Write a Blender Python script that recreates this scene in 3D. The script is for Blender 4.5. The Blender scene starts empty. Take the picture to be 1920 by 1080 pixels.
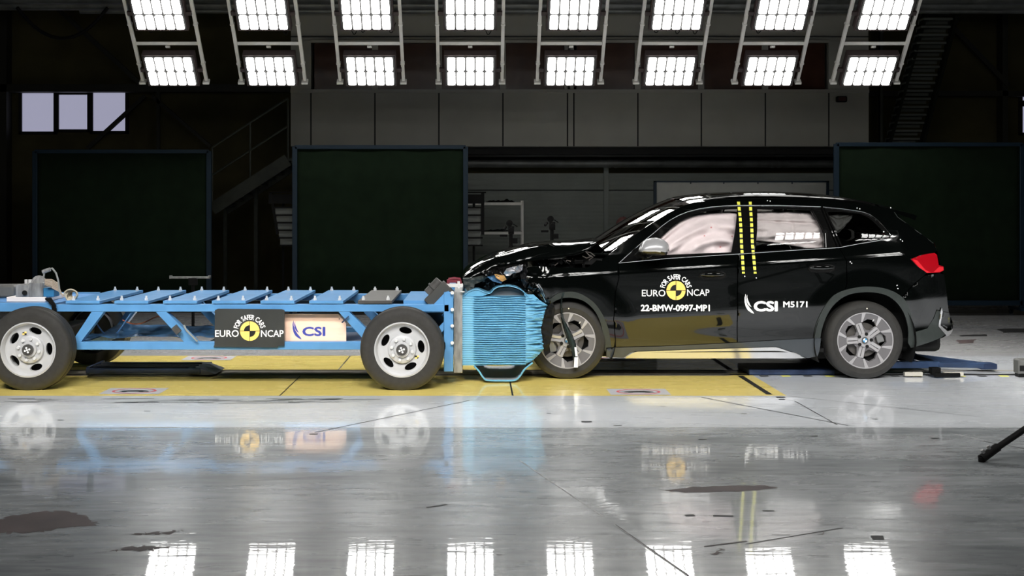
import bpy, math, random
from mathutils import Vector, Matrix
from mathutils.geometry import delaunay_2d_cdt
from mathutils import noise as mnoise
random.seed(7)
PI = math.pi
SC = bpy.context.scene
COL = SC.collection
# ------------------------------------------------------------------ camera, world, exposure
F = 2250.0; CX = 893.0; CY = 390.0; CAMY = -10.82; CAMZ = 1.543
cam_d = bpy.data.cameras.new('camera'); cam = bpy.data.objects.new('camera', cam_d); COL.objects.link(cam)
cam.location = (0, CAMY, CAMZ); cam.rotation_euler = (PI/2, 0, 0)
cam_d.sensor_width = 36; cam_d.lens = 36*F/1920; cam_d.shift_x = (960-CX)/1920; cam_d.shift_y = -(540-CY)/1920
cam_d.clip_end = 200
SC.camera = cam
w = bpy.data.worlds.new('world'); SC.world = w; w.use_nodes = True
w.node_tree.nodes['Background'].inputs[0].default_value = (.6, .7, .8, 1)
w.node_tree.nodes['Background'].inputs[1].default_value = .02
SC.view_settings.view_transform = 'Standard'; SC.view_settings.look = 'None'
SC.view_settings.gamma = 1; SC.view_settings.use_curve_mapping = False
SC.view_settings.exposure = 0.0
LAMP_E = 14.0; LAMP_W = 12.0
SC.cycles.max_bounces = 8; SC.cycles.glossy_bounces = 4; SC.cycles.transparent_max_bounces = 12
SC.cycles.sample_clamp_indirect = 6; SC.cycles.caustics_reflective = False

# ------------------------------------------------------------------ materials
MATS = {}
def mat(name, col, rough=.5, metal=0, coat=0, var=0, scale=8, bump=0, bscale=40, emis=0, spec=.5, coat_rough=.05, stretch=(1, 1, 1), sheen=0):
    if name in MATS: return MATS[name]
    m = bpy.data.materials.new(name); m.use_nodes = True; nt = m.node_tree; b = nt.nodes['Principled BSDF']
    I = b.inputs
    I['Base Color'].default_value = (*col, 1); I['Roughness'].default_value = rough; I['Metallic'].default_value = metal
    I['Coat Weight'].default_value = coat; I['Coat Roughness'].default_value = coat_rough; I['Specular IOR Level'].default_value = spec
    if emis:
        I['Emission Color'].default_value = (*col, 1); I['Emission Strength'].default_value = emis
    if var or bump:
        tc = nt.nodes.new('ShaderNodeTexCoord'); mp = nt.nodes.new('ShaderNodeMapping'); mp.inputs['Scale'].default_value = stretch
        nt.links.new(tc.outputs['Object'], mp.inputs[0])
    if var:
        n = nt.nodes.new('ShaderNodeTexNoise'); n.inputs['Scale'].default_value = scale; n.inputs['Detail'].default_value = 5
        nt.links.new(mp.outputs[0], n.inputs['Vector'])
        r = nt.nodes.new('ShaderNodeMapRange'); r.inputs[1].default_value = .3; r.inputs[2].default_value = .7
        r.inputs[3].default_value = 1-var; r.inputs[4].default_value = 1+var
        nt.links.new(n.outputs[0], r.inputs[0])
        mx = nt.nodes.new('ShaderNodeMix'); mx.data_type = 'RGBA'; mx.blend_type = 'MULTIPLY'; mx.inputs[0].default_value = 1
        mx.inputs[6].default_value = (*col, 1); nt.links.new(r.outputs[0], mx.inputs[7]); nt.links.new(mx.outputs[2], I['Base Color'])
    if bump:
        n2 = nt.nodes.new('ShaderNodeTexNoise'); n2.inputs['Scale'].default_value = bscale; n2.inputs['Detail'].default_value = 3
        nt.links.new(mp.outputs[0], n2.inputs['Vector'])
        bp = nt.nodes.new('ShaderNodeBump'); bp.inputs['Strength'].default_value = bump; bp.inputs['Distance'].default_value = .01
        nt.links.new(n2.outputs[0], bp.inputs['Height']); nt.links.new(bp.outputs[0], I['Normal'])
    MATS[name] = m; return m
def glass(name, tint, ior=1.45, rough=0.0):
    m = bpy.data.materials.new(name); m.use_nodes = True; nt = m.node_tree; nt.nodes.clear()
    o = nt.nodes.new('ShaderNodeOutputMaterial'); t = nt.nodes.new('ShaderNodeBsdfTransparent'); g = nt.nodes.new('ShaderNodeBsdfGlossy')
    fr = nt.nodes.new('ShaderNodeFresnel'); fr.inputs[0].default_value = ior; mx = nt.nodes.new('ShaderNodeMixShader')
    t.inputs[0].default_value = (*tint, 1); g.inputs['Roughness'].default_value = rough
    ad = nt.nodes.new('ShaderNodeMath'); ad.operation = 'MULTIPLY_ADD'; ad.inputs[1].default_value = 2.2; ad.inputs[2].default_value = .0
    nt.links.new(fr.outputs[0], ad.inputs[0]); nt.links.new(ad.outputs[0], mx.inputs[0])
    nt.links.new(t.outputs[0], mx.inputs[1]); nt.links.new(g.outputs[0], mx.inputs[2]); nt.links.new(mx.outputs[0], o.inputs[0])
    MATS[name] = m; return m
PAINT = mat('car_paint_black', (.0012, .0016, .0015), .06, coat=1, coat_rough=.01, spec=.55)
PLAST = mat('plastic_dark_grey', (.026, .031, .029), .42, var=.1, scale=30)
GLOSSB = mat('gloss_black_trim', (.004, .004, .004), .04)
UNDER = mat('matt_black', (.006, .006, .006), .8, var=.2)
CHROME = mat('satin_chrome', (.75, .75, .75), .16, metal=1)
SILVER = mat('silver_trim', (.82, .82, .84), .22, metal=.8)
RIMG = mat('rim_grey', (.135, .13, .135), .38, metal=.2, var=.05)
RIMS = mat('rim_silver', (.44, .43, .44), .28, metal=.45)
TYRE = mat('tyre_rubber', (.026, .025, .0235), .62, var=.15, scale=25, bump=.1, bscale=120)
GLS = glass('clear_side_glass', (.93, .95, .94)); GLSD = glass('tinted_rear_glass', (.30, .33, .32)); GLSW = glass('windscreen_glass', (.78, .84, .82))
BAG = mat('airbag_fabric', (.60, .52, .525), .85, var=.05, scale=14, bump=.12, bscale=60)
RED = mat('tail_lamp_red', (.30, .003, .008), .12, coat=1); RED2 = mat('tail_lamp_bright', (.60, .02, .03), .1, coat=1)
WHITE = mat('white_vinyl', (.88, .88, .88), .5); YEL = mat('yellow_vinyl', (.85, .56, .14), .5); BLK = mat('black_vinyl', (.012, .012, .012), .5)
BLUE = mat('trolley_blue_paint', (.075, .21, .41), .38, var=.1, scale=6, coat=.3)
BLUE2 = mat('trolley_blue_worn', (.09, .21, .42), .45, var=.3, scale=14)
BARR = mat('barrier_blue', (.105, .29, .44), .38, var=.08, scale=9, coat=.12, bump=.1, bscale=25)
ALU = mat('raw_aluminium', (.38, .38, .38), .5, metal=.6, var=.35, scale=25, stretch=(1, 1, .3))
ALUG = mat('bare_sheet_grey', (.13, .135, .14), .45, metal=.3, var=.2)
STEEL = mat('bolt_steel', (.75, .75, .75), .3, metal=.4)
WOOD = mat('plywood_pink', (.83, .56, .42), .6, var=.06, scale=5, stretch=(1, 1, 6))
BOARD = mat('black_board', (.03, .032, .031), .45, var=.15, scale=5)
NAVY = mat('navy_vinyl', (.045, .06, .28), .5); NAVY2 = mat('dark_navy_steel', (.022, .036, .08), .4, var=.3, scale=10)
WSTEEL = mat('white_wheel_steel', (.47, .47, .48), .33, metal=.25, var=.05, scale=6)
LEAD = mat('dark_grey_cylinder', (.05, .048, .046), .5, var=.2, scale=20)
CLAMP = mat('maroon_clamp', (.12, .02, .03), .4)
CABLE = mat('cable_black', (.005, .005, .005), .7, spec=.2); CABLEB = mat('cable_beige', (.30, .25, .20), .6); CABLEG = mat('cable_grey', (.2, .21, .2), .6)
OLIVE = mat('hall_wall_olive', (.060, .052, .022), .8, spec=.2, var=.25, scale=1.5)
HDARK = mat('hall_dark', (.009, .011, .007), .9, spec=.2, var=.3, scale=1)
PANEL = mat('facade_panel_grey', (.30, .295, .262), .55, var=.06, scale=2)
PJOINT = mat('panel_joint', (.01, .01, .01), .8)
RIB = mat('sectional_door_grey', (.28, .31, .28), .5, var=.08, scale=3)
GLZ = mat('dark_glazing', (.05, .022, .014), .2, var=.3, scale=3)
GALV = mat('galvanised_beam', (.16, .17, .165), .4, metal=.5, var=.3, scale=4)
SCR = mat('screen_fabric_green_black', (.006, .012, .006), .95, var=.2, scale=5, spec=.08)
BFR = mat('screen_frame_blue', (.004, .015, .028), .5, spec=.3)
RACK = mat('rack_white_steel', (.75, .74, .70), .5, var=.08)
HOUS = mat('lamp_housing', (.05, .035, .035), .6)
LAMP = mat('lamp_lens', (1, .99, .96), .5, emis=LAMP_E)
WINL = mat('daylight_window', (.55, .55, .74), .5, emis=.55)
STEP = mat('stair_steel', (.032, .037, .026), .6, var=.2)
BOXG = mat('equipment_grey', (.11, .11, .105), .5, var=.1)
DKRED = mat('dark_red_cloth', (.05, .012, .010), .8)
TAPEY = mat('yellow_tape', (.80, .78, .10), .5)
CREAM = mat('cream_cap', (.8, .75, .6), .5); TEAL = mat('blue_white_roundel', (.05, .25, .5), .3)

# ------------------------------------------------------------------ mesh helpers
WLOC = {}
class MB:
    def __init__(s): s.v = []; s.f = []; s.m = []; s.loopn = None
    def add(s, vs, fs, mi=0):
        o = len(s.v); s.v += [tuple(p) for p in vs]; s.f += [tuple(i+o for i in f) for f in fs]; s.m += [mi]*len(fs); return s
    def box(s, c, d, rot=None, mi=0):
        x, y, z = d[0]/2, d[1]/2, d[2]/2
        vs = [Vector((a*x, b*y, cc*z)) for a in (-1, 1) for b in (-1, 1) for cc in (-1, 1)]
        if rot is not None: vs = [rot @ v for v in vs]
        vs = [v+Vector(c) for v in vs]
        return s.add(vs, [(0, 1, 3, 2), (4, 6, 7, 5), (0, 4, 5, 1), (2, 3, 7, 6), (0, 2, 6, 4), (1, 5, 7, 3)], mi)
    def bb(s, x0, x1, y0, y1, z0, z1, mi=0): return s.box(((x0+x1)/2, (y0+y1)/2, (z0+z1)/2), (abs(x1-x0), abs(y1-y0), abs(z1-z0)), mi=mi)
    def bar(s, p0, p1, w_, h_, mi=0, up=(0, 1, 0)):
        p0, p1 = Vector(p0), Vector(p1); d = (p1-p0); L = d.length; d.normalize(); u = Vector(up); u = (u-d*u.dot(d)).normalized(); t = d.cross(u)
        R = Matrix((d, u, t)).transposed(); return s.box((p0+p1)/2, (L, w_, h_), R, mi)
    def cyl(s, p0, p1, r, n=16, r1=None, mi=0, cap=True):
        p0, p1 = Vector(p0), Vector(p1); r1 = r if r1 is None else r1
        d = (p1-p0).normalized(); u = d.orthogonal().normalized(); t = d.cross(u)
        vs = [p0+(u*math.cos(2*PI*i/n)+t*math.sin(2*PI*i/n))*r for i in range(n)]+[p1+(u*math.cos(2*PI*i/n)+t*math.sin(2*PI*i/n))*r1 for i in range(n)]
        fs = [(i, (i+1) % n, n+(i+1) % n, n+i) for i in range(n)]
        if cap: fs += [tuple(range(n))[::-1], tuple(range(n, 2*n))]
        return s.add(vs, fs, mi)
    def tube(s, path, r, n=8, mi=0, closed=False):
        P = [Vector(p) for p in path]; rings = []
        prev = None
        for i, p in enumerate(P):
            a = P[i-1] if (i > 0 or closed) else P[0]; b = P[(i+1) % len(P)] if (i < len(P)-1 or closed) else P[-1]
            d = (b-a).normalized()
            u = d.orthogonal().normalized() if prev is None else (prev-d*prev.dot(d)).normalized()
            prev = u; t = d.cross(u)
            rr = r[i] if isinstance(r, (list, tuple)) else r
            rings.append([p+(u*math.cos(2*PI*k/n)+t*math.sin(2*PI*k/n))*rr for k in range(n)])
        vs = [v for g in rings for v in g]; m = len(P); fs = []
        for i in range(m if closed else m-1):
            j = (i+1) % m
            for k in range(n): fs.append((i*n+k, i*n+(k+1) % n, j*n+(k+1) % n, j*n+k))
        if not closed: fs += [tuple(range(n))[::-1], tuple(range((m-1)*n, m*n))]
        return s.add(vs, fs, mi)
    def lathe(s, c, prof, n=64, mi=0, axis='Y'):          # prof: (r, offset along Y)
        c = Vector(c); vs = []
        for r, o in prof:
            for i in range(n):
                a = 2*PI*i/n; vs.append(c+Vector((r*math.cos(a), o, r*math.sin(a))))
        fs = []
        for j in range(len(prof)-1):
            for i in range(n): fs.append((j*n+i, (j+1)*n+i, (j+1)*n+(i+1) % n, j*n+(i+1) % n))
        return s.add(vs, fs, mi)
    def prism(s, poly, y0, y1, mi=0):                      # poly in (x, z)
        n = len(poly); area = sum(poly[i][0]*poly[(i+1) % n][1]-poly[(i+1) % n][0]*poly[i][1] for i in range(n))
        if area < 0: poly = poly[::-1]
        vs = [(x, y0, z) for x, z in poly]+[(x, y1, z) for x, z in poly]
        r = delaunay_2d_cdt([Vector(p) for p in poly], [], [list(range(n))], 1, 1e-7)
        ps = [tuple(v) for v in r[0]]
        o = len(ps)
        s.add([(p[0], y0, p[1]) for p in ps]+[(p[0], y1, p[1]) for p in ps], [tuple(f) for f in r[2]]+[tuple(i+o for i in f[::-1]) for f in r[2]], mi)
        return s.add(vs, [(i, i+n, (i+1) % n+n, (i+1) % n) for i in range(n)], mi)
    def grid(s, nx, ny, fn, mi=0, closeu=False):
        vs = [fn(i/nx, j/ny) for j in range(ny+1) for i in range(nx+1)]
        fs = [(j*(nx+1)+i, j*(nx+1)+i+1, (j+1)*(nx+1)+i+1, (j+1)*(nx+1)+i) for j in range(ny) for i in range(nx)]
        return s.add(vs, fs, mi)
    def build(s, name, mt, parent=None, bevel=0, ang=35, smooth=True, solid=0, sub=0, local=False):
        me = bpy.data.meshes.new(name)
        off = Vector((0, 0, 0)) if (parent is None or local) else WLOC.get(parent.name, Vector((0, 0, 0)))
        me.from_pydata([tuple(Vector(v)-off) for v in s.v], [], s.f)
        for x in (mt if isinstance(mt, (list, tuple)) else [mt]): me.materials.append(x)
        me.polygons.foreach_set('material_index', s.m)
        if smooth:
            me.polygons.foreach_set('use_smooth', [True]*len(me.polygons))
            me.update()
            if s.loopn is not None:
                me.normals_split_custom_set([tuple(n) for n in s.loopn])
            else: me.set_sharp_from_angle(angle=math.radians(ang))
        me.update()
        o = bpy.data.objects.new(name, me); COL.objects.link(o)
        if parent is not None: o.parent = parent; WLOC[o.name] = off
        else: WLOC[o.name] = Vector((0, 0, 0))
        if solid:
            md = o.modifiers.new('s', 'SOLIDIFY'); md.thickness = solid; md.offset = 0
        if bevel:
            md = o.modifiers.new('b', 'BEVEL'); md.width = bevel; md.segments = 2; md.limit_method = 'ANGLE'; md.angle_limit = math.radians(40)
        return o
def tag(o, label=None, cat=None, group=None, kind=None):
    if label: o['label'] = label
    if cat: o['category'] = cat
    if group: o['group'] = group
    if kind: o['kind'] = kind
    return o
def root(name, loc, label, cat, group=None):
    o = bpy.data.objects.new(name, None); o.empty_display_size = .1; COL.objects.link(o); o.location = loc
    WLOC[o.name] = Vector(loc); return tag(o, label, cat, group)
def struct(name, mb, mt, **k):
    o = mb.build(name, mt, **k); o['kind'] = 'structure'; return o
def copy_tree(o, parent=None, loc=None):
    c = o.copy(); COL.objects.link(c)
    if parent: c.parent = parent
    if loc is not None: c.location = loc
    for ch in list(o.children): copy_tree(ch, c)
    return c
def P(px, py, y):
    d = y-CAMY; return Vector(((px-CX)/F*d, y, CAMZ-(py-CY)/F*d))
def PF(px, py, z=0):                                       # point on the floor
    d = (CAMZ-z)*F/(py-CY); return Vector(((px-CX)/F*d, d+CAMY, z))
def interp(pts, x):
    if x <= pts[0][0]: return pts[0][1]
    if x >= pts[-1][0]: return pts[-1][1]
    for i in range(len(pts)-1):
        if x <= pts[i+1][0]:
            x0, y0 = pts[i]; x1, y1 = pts[i+1]; h = x1-x0; t = (x-x0)/h
            m0 = (y1-y0)/h if i == 0 else ((y1-y0)/h+(y0-pts[i-1][1])/(x0-pts[i-1][0]))/2
            m1 = (y1-y0)/h if i == len(pts)-2 else ((y1-y0)/h+(pts[i+2][1]-y1)/(pts[i+2][0]-x1))/2
            return (2*t**3-3*t*t+1)*y0+(t**3-2*t*t+t)*h*m0+(-2*t**3+3*t*t)*y1+(t**3-t*t)*h*m1
def lin(pts, x):
    if x <= pts[0][0]: return pts[0][1]
    for i in range(len(pts)-1):
        if x <= pts[i+1][0]: return pts[i][1]+(pts[i+1][1]-pts[i][1])*(x-pts[i][0])/(pts[i+1][0]-pts[i][0])
    return pts[-1][1]
def sst(a, b, x):
    t = min(1, max(0, (x-a)/(b-a))); return t*t*(3-2*t)

# ------------------------------------------------------------------ floor
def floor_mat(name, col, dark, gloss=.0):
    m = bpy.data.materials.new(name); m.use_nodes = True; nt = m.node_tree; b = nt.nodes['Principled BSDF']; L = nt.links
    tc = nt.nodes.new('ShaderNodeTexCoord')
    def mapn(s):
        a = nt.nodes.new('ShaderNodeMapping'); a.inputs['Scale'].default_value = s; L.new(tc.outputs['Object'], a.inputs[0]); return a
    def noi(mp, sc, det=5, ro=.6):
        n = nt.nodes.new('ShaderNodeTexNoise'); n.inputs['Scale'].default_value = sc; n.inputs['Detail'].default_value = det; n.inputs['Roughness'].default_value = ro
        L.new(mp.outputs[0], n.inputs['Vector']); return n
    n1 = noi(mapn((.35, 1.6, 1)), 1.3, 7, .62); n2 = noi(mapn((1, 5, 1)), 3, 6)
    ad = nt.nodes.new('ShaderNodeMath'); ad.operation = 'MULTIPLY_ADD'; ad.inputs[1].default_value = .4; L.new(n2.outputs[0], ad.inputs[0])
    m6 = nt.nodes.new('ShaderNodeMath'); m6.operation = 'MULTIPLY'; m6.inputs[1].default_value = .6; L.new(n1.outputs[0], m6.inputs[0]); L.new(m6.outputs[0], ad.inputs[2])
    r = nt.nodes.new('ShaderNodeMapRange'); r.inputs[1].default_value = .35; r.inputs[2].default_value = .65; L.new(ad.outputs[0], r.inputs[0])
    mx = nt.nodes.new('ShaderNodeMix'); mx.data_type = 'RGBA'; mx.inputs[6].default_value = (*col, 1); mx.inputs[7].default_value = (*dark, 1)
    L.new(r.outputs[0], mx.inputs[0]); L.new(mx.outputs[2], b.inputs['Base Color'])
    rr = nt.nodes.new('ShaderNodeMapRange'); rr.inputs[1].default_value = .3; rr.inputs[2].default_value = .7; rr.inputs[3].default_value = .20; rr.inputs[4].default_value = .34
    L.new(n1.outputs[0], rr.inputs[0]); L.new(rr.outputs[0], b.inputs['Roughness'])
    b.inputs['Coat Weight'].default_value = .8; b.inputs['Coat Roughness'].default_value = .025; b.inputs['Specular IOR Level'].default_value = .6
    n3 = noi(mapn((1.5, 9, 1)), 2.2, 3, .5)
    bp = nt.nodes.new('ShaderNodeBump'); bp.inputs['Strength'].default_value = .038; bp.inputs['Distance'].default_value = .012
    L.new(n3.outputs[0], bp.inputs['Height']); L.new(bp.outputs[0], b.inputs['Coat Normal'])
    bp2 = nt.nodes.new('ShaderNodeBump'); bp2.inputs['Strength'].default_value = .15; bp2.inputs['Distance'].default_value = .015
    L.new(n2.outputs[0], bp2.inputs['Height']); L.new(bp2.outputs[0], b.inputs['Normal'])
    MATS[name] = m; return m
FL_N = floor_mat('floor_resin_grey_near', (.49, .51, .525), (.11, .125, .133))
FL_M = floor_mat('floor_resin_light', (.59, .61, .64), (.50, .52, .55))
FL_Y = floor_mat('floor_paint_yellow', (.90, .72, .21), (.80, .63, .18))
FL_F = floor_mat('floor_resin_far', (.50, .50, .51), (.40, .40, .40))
JNT = mat('floor_joint', (.012, .012, .012), .6); PATCH = mat('floor_worn_brown', (.055, .04, .04), .6, var=.3, scale=6)
RAILG = mat('floor_rail_steel', (.30, .27, .22), .4, metal=.3, var=.15, scale=5); PALE = mat('floor_pale_scratch', (.36, .36, .36), .5)
REDP = mat('floor_red_print', (.42, .08, .09), .5); STKG = mat('floor_sticker_grey', (.36, .36, .38), .4)
fl = MB()
MF = [FL_N, FL_M, FL_Y, FL_F, JNT, PATCH, RAILG, PALE, REDP, STKG, BLK, UNDER, TAPEY]
def fq(x0, x1, y0, y1, mi, z=0): fl.add([(x0, y0, z), (x1, y0, z), (x1, y1, z), (x0, y1, z)], [(0, 1, 2, 3)], mi)
Y0 = PF(0, 802).y; YA = PF(0, 742).y; YB = PF(0, 667).y
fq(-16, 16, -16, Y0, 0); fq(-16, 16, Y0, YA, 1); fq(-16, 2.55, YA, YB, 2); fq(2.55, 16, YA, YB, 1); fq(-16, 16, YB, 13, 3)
def seg(p0, p1, wd, mi, z=.0015):
    p0, p1 = PF(*p0), PF(*p1); d = (p1-p0); n = Vector((-d.y, d.x, 0)).normalized()*wd/2
    fl.add([p0-n+Vector((0, 0, z)), p1-n+Vector((0, 0, z)), p1+n+Vector((0, 0, z)), p0+n+Vector((0, 0, z))], [(0, 1, 2, 3)], mi)
# rail slot across the lane
ysl = PF(0, 697).y; ysl2 = PF(0, 702).y
fq(-16, 2.35, ysl2-.09, ysl+.12, 6, .001); fq(-16, 2.35, ysl+.07, ysl+.12, 11, .002); fq(-16, 2.35, ysl2-.06, ysl2-.02, 11, .002)
fq(2.35, 16, ysl2-.06, ysl2+.02, 11, .001); fq(2.35, 16, ysl+.05, ysl+.10, 6, .001)
fq(2.40, 2.45, YA+.06, ysl2-.1, 4, .002); fq(2.40, 2.45, ysl+.15, YB-.1, 4, .002)
for xx in (-1.32,): fq(xx, xx+.012, ysl+.12, YB, 4, .002); fq(xx-.3, xx-.29, YA, ysl2-.1, 4, .002)
fq(PF(957, 720).x-.007, PF(957, 720).x+.007, YA, ysl2-.2, 4, .002)
for x in range(0, 26): fq(2.6+x*.2, 2.68+x*.2, ysl2-.15, ysl2-.09, 12 if x % 2 else 11, .002)
for a, b_, wd, mi in [((1315, 745), (1590, 798), .012, 4), ((1490, 752), (1570, 797), .008, 4), ((1480, 743), (1840, 782), .006, 4), ((975, 864), (1130, 968), .007, 7), ((1152, 984), (1290, 1080), .007, 7), ((1154, 984), (1292, 1080), .006, 4),
                      ((590, 811), (880, 751), .010, 4), ((435, 903), (730, 883), .005, 7), ((1845, 828), (1960, 848), .010, 4), ((1780, 812), (1848, 827), .008, 7), ((1400, 1020), (1580, 990), .007, 4), ((230, 801), (335, 801.5), .012, 7),
                      ((0, 801.6), (960, 802.0), .010, 7), ((960, 802), (1920, 801), .008, 7), ((1320, 1025), (1400, 1015), .012, 5)]:
    seg(a, b_, wd, mi)
for a, b_, wd in [((1455, 745), (1472, 745), .05), ((1460, 749), (1472, 749), .04), ((1090, 791), (1110, 791), .05), ((580, 814), (596, 814), .03), ((1025, 775), (1033, 775), .02), ((1150, 798), (1166, 798), .02), ((1238, 762), (1248, 762), .02), ((1390, 776), (1400, 776), .02), ((1310, 824), (1325, 824), .02), ((1520, 818), (1533, 818), .02), ((1745, 822), (1760, 822), .025), ((1778, 761), (1786, 761), .015), ((1636, 786), (1646, 786), .015), ((270, 771), (282, 771), .02), ((108, 788), (120, 788), .02), ((1285, 967), (1302, 966), .03), ((1337, 967), (1375, 968), .025), ((800, 952), (838, 946), .018), ((1430, 958), (1452, 958), .015)]:
    seg(a, b_, wd, 4)
sq = [PF(1632, 1005), PF(1655, 1005), PF(1659, 1012), PF(1637, 1012)]
fl.add([p+Vector((0, 0, .002)) for p in sq], [(0, 3, 2, 1)], 4)
def blob(pts, mi, z=.0012, jit=.012, n=10):
    Q = [PF(*p) for p in pts]; out = []
    for i in range(len(Q)):
        a, b = Q[i], Q[(i+1) % len(Q)]
        for k in range(n):
            p = a.lerp(b, k/n); out.append((p.x+random.uniform(-jit, jit)*2, p.y+random.uniform(-jit, jit)*2))
    r = delaunay_2d_cdt([Vector(p) for p in out], [], [list(range(len(out)))], 1, 1e-6)
    fl.add([(p[0], p[1], z) for p in r[0]], [tuple(f) for f in r[2]], mi)
blob([(-60, 975), (0, 972), (70, 960), (120, 958), (180, 975), (175, 985), (120, 990), (75, 998), (0, 1000), (-60, 1000)], 5)
blob([(240, 1003), (290, 998), (350, 995), (300, 1003)], 5); blob([(205, 1035), (250, 1025), (318, 1025), (280, 1033)], 5)
blob([(1240, 920), (1300, 913), (1430, 910), (1460, 915), (1400, 921), (1300, 924)], 5, jit=.006)
blob([(1790, 638), (1830, 636), (1822, 643), (1800, 644)], 5, n=4); blob([(1530, 1000), (1540, 998), (1545, 1004)], 5, n=3); blob([(1330, 1035), (1360, 1028), (1362, 1033), (1335, 1040)], 5, n=4)
blob([(1870, 617), (1930, 616), (1930, 623), (1880, 624)], 4, n=4); blob([(1800, 628), (1850, 627), (1850, 630), (1800, 631)], 4, n=4)
for i in range(70):                                        # scuffs and chips
    px, py = random.uniform(0, 1920), random.uniform(745, 1070); L_ = random.uniform(.02, .10); p = PF(px, py)
    a = random.uniform(-.3, .3); q = p+Vector((math.cos(a), math.sin(a), 0))*L_; nn = Vector((-math.sin(a), math.cos(a), 0))*random.uniform(.002, .006)
    fl.add([p+Vector((0, 0, .0018)), q+Vector((0, 0, .0018)), q+nn+Vector((0, 0, .0018)), p+nn+Vector((0, 0, .0018))], [(0, 1, 2, 3)], random.choice((4, 7, 4, 5)))
for i in range(46):                                        # dark drag marks beside the lane
    p = PF(random.uniform(0, 640), random.uniform(748, 757)); L_ = random.uniform(.08, .45)
    fl.add([p+Vector((0, 0, .0016)), p+Vector((L_, .02, .0016)), p+Vector((L_, .034, .0016)), p+Vector((0, .012, .0016))], [(0, 1, 2, 3)], 4 if i % 3 else 9)
def sticker(px, py, w_=.50, d_=.33):                       # prohibition sign printed on the floor
    c = PF(px, py); x0, x1, y0, y1 = c.x-w_/2, c.x+w_/2, c.y-d_/2, c.y+d_/2; fq(x0, x1, y0, y1, 9, .002)
    n = 40; R1, R2 = .162, .185; vs = []
    for r_ in (R1, R2):
        for i in range(n): vs.append((c.x+r_*math.cos(2*PI*i/n), c.y+r_*math.sin(2*PI*i/n)*.75, .003))
    fl.add(vs, [(i, (i+1) % n, n+(i+1) % n, n+i) for i in range(n)], 8)
    fl.add([(c.x-.12, c.y-.03, .003), (c.x+.13, c.y-.04, .003), (c.x+.12, c.y+.0, .003), (c.x+.05, c.y+.04, .003), (c.x-.05, c.y+.03, .003), (c.x-.12, c.y+.0, .003)], [(0, 1, 2, 3, 4, 5)], 10)
    for s_ in (-1, 1): fl.add([(c.x+s_*.07-.02, c.y-.06, .0035), (c.x+s_*.07+.02, c.y-.06, .0035), (c.x+s_*.07+.02, c.y-.02, .0035), (c.x+s_*.07-.02, c.y-.02, .0035)], [(0, 1, 2, 3)], 10)
sticker(252, 733.5); sticker(1197, 735); sticker(392, 671.5); sticker(1160, 673)
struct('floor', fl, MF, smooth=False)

# ------------------------------------------------------------------ hall shell
YW = 11.5; YFa = 9.5
def at(px, y): return (px-CX)/F*(y-CAMY)
def zt(py, y): return CAMZ-(py-CY)/F*(y-CAMY)
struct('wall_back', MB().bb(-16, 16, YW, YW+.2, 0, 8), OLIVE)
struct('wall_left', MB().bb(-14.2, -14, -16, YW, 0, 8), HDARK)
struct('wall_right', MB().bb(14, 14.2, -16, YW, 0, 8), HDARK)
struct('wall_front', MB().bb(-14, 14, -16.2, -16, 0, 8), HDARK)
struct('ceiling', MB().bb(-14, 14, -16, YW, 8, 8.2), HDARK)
# first floor control room front
fx0, fx1 = at(545, YFa), at(1629, YFa); zb, zp, zw, zh = zt(274.5, YFa), zt(171, YFa), zt(77, YFa), zt(31, YFa)
fc = MB(); fc.bb(fx0, fx1, YFa, YW, zb, zp); fc.bb(fx0, fx1, YFa+.02, YW, zw, zh+.1)
fc.bb(fx0, at(583, YFa), YFa, YW, zp, zw); fc.bb(at(1554, YFa), fx1, YFa, YW, zp, zw)
jl = [583, 703, 823, 943, 1064, 1076, 1196, 1315, 1435, 1554]
for x in jl: fc.bb(at(x, YFa)-.012, at(x, YFa)+.012, YFa-.004, YFa+.002, zb, zp, mi=1)
for x in (703, 823, 943, 1064, 1196, 1315, 1435): fc.bb(at(x, YFa)-.05, at(x, YFa)+.05, YFa, YFa+.1, zp, zw)
fc.bb(at(1064, YFa), at(1076, YFa), YFa, YFa+.1, zp, zw)
fc.bb(fx0, fx1, YFa-.03, YFa+.05, zp-.03, zp+.03); fc.bb(at(583, YFa), at(1554, YFa), YFa-.02, YFa+.03, zw-.03, zw+.02)
fc.bb(fx0, fx1, YFa-.008, YFa+.002, zt(70, YFa), zt(68, YFa), mi=1)
fc.bb(fx0, fx1, YFa+.3, YW, zb-.12, zb, mi=1)
struct('wall_upper_front', fc, [PANEL, PJOINT], bevel=.004)
for i in range(8):
    a, b = ([583]+[703, 823, 943, 1076, 1196, 1315, 1435])[i], [703, 823, 943, 1064, 1196, 1315, 1435, 1554][i]
    struct('window_%d' % (i+4), MB().bb(at(a, YFa)+.05, at(b, YFa)-.05, YFa+.06, YFa+.09, zp+.03, zw-.03), GLZ)
t = root('wall_alarm', P(1576, 186, YFa-.03), 'small dark box fixed on the pale facade panel beside the right stair', 'alarm')
MB().bb(at(1566, YFa), at(1586, YFa), YFa-.09, YFa-.001, zt(192, YFa), zt(181, YFa)).build('case', CABLE, t, bevel=.02)
MB().bb(at(1569, YFa), at(1583, YFa), YFa-.1, YFa-.09, zt(190, YFa), zt(183, YFa)).build('front_grille', DKRED, t)
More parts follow.
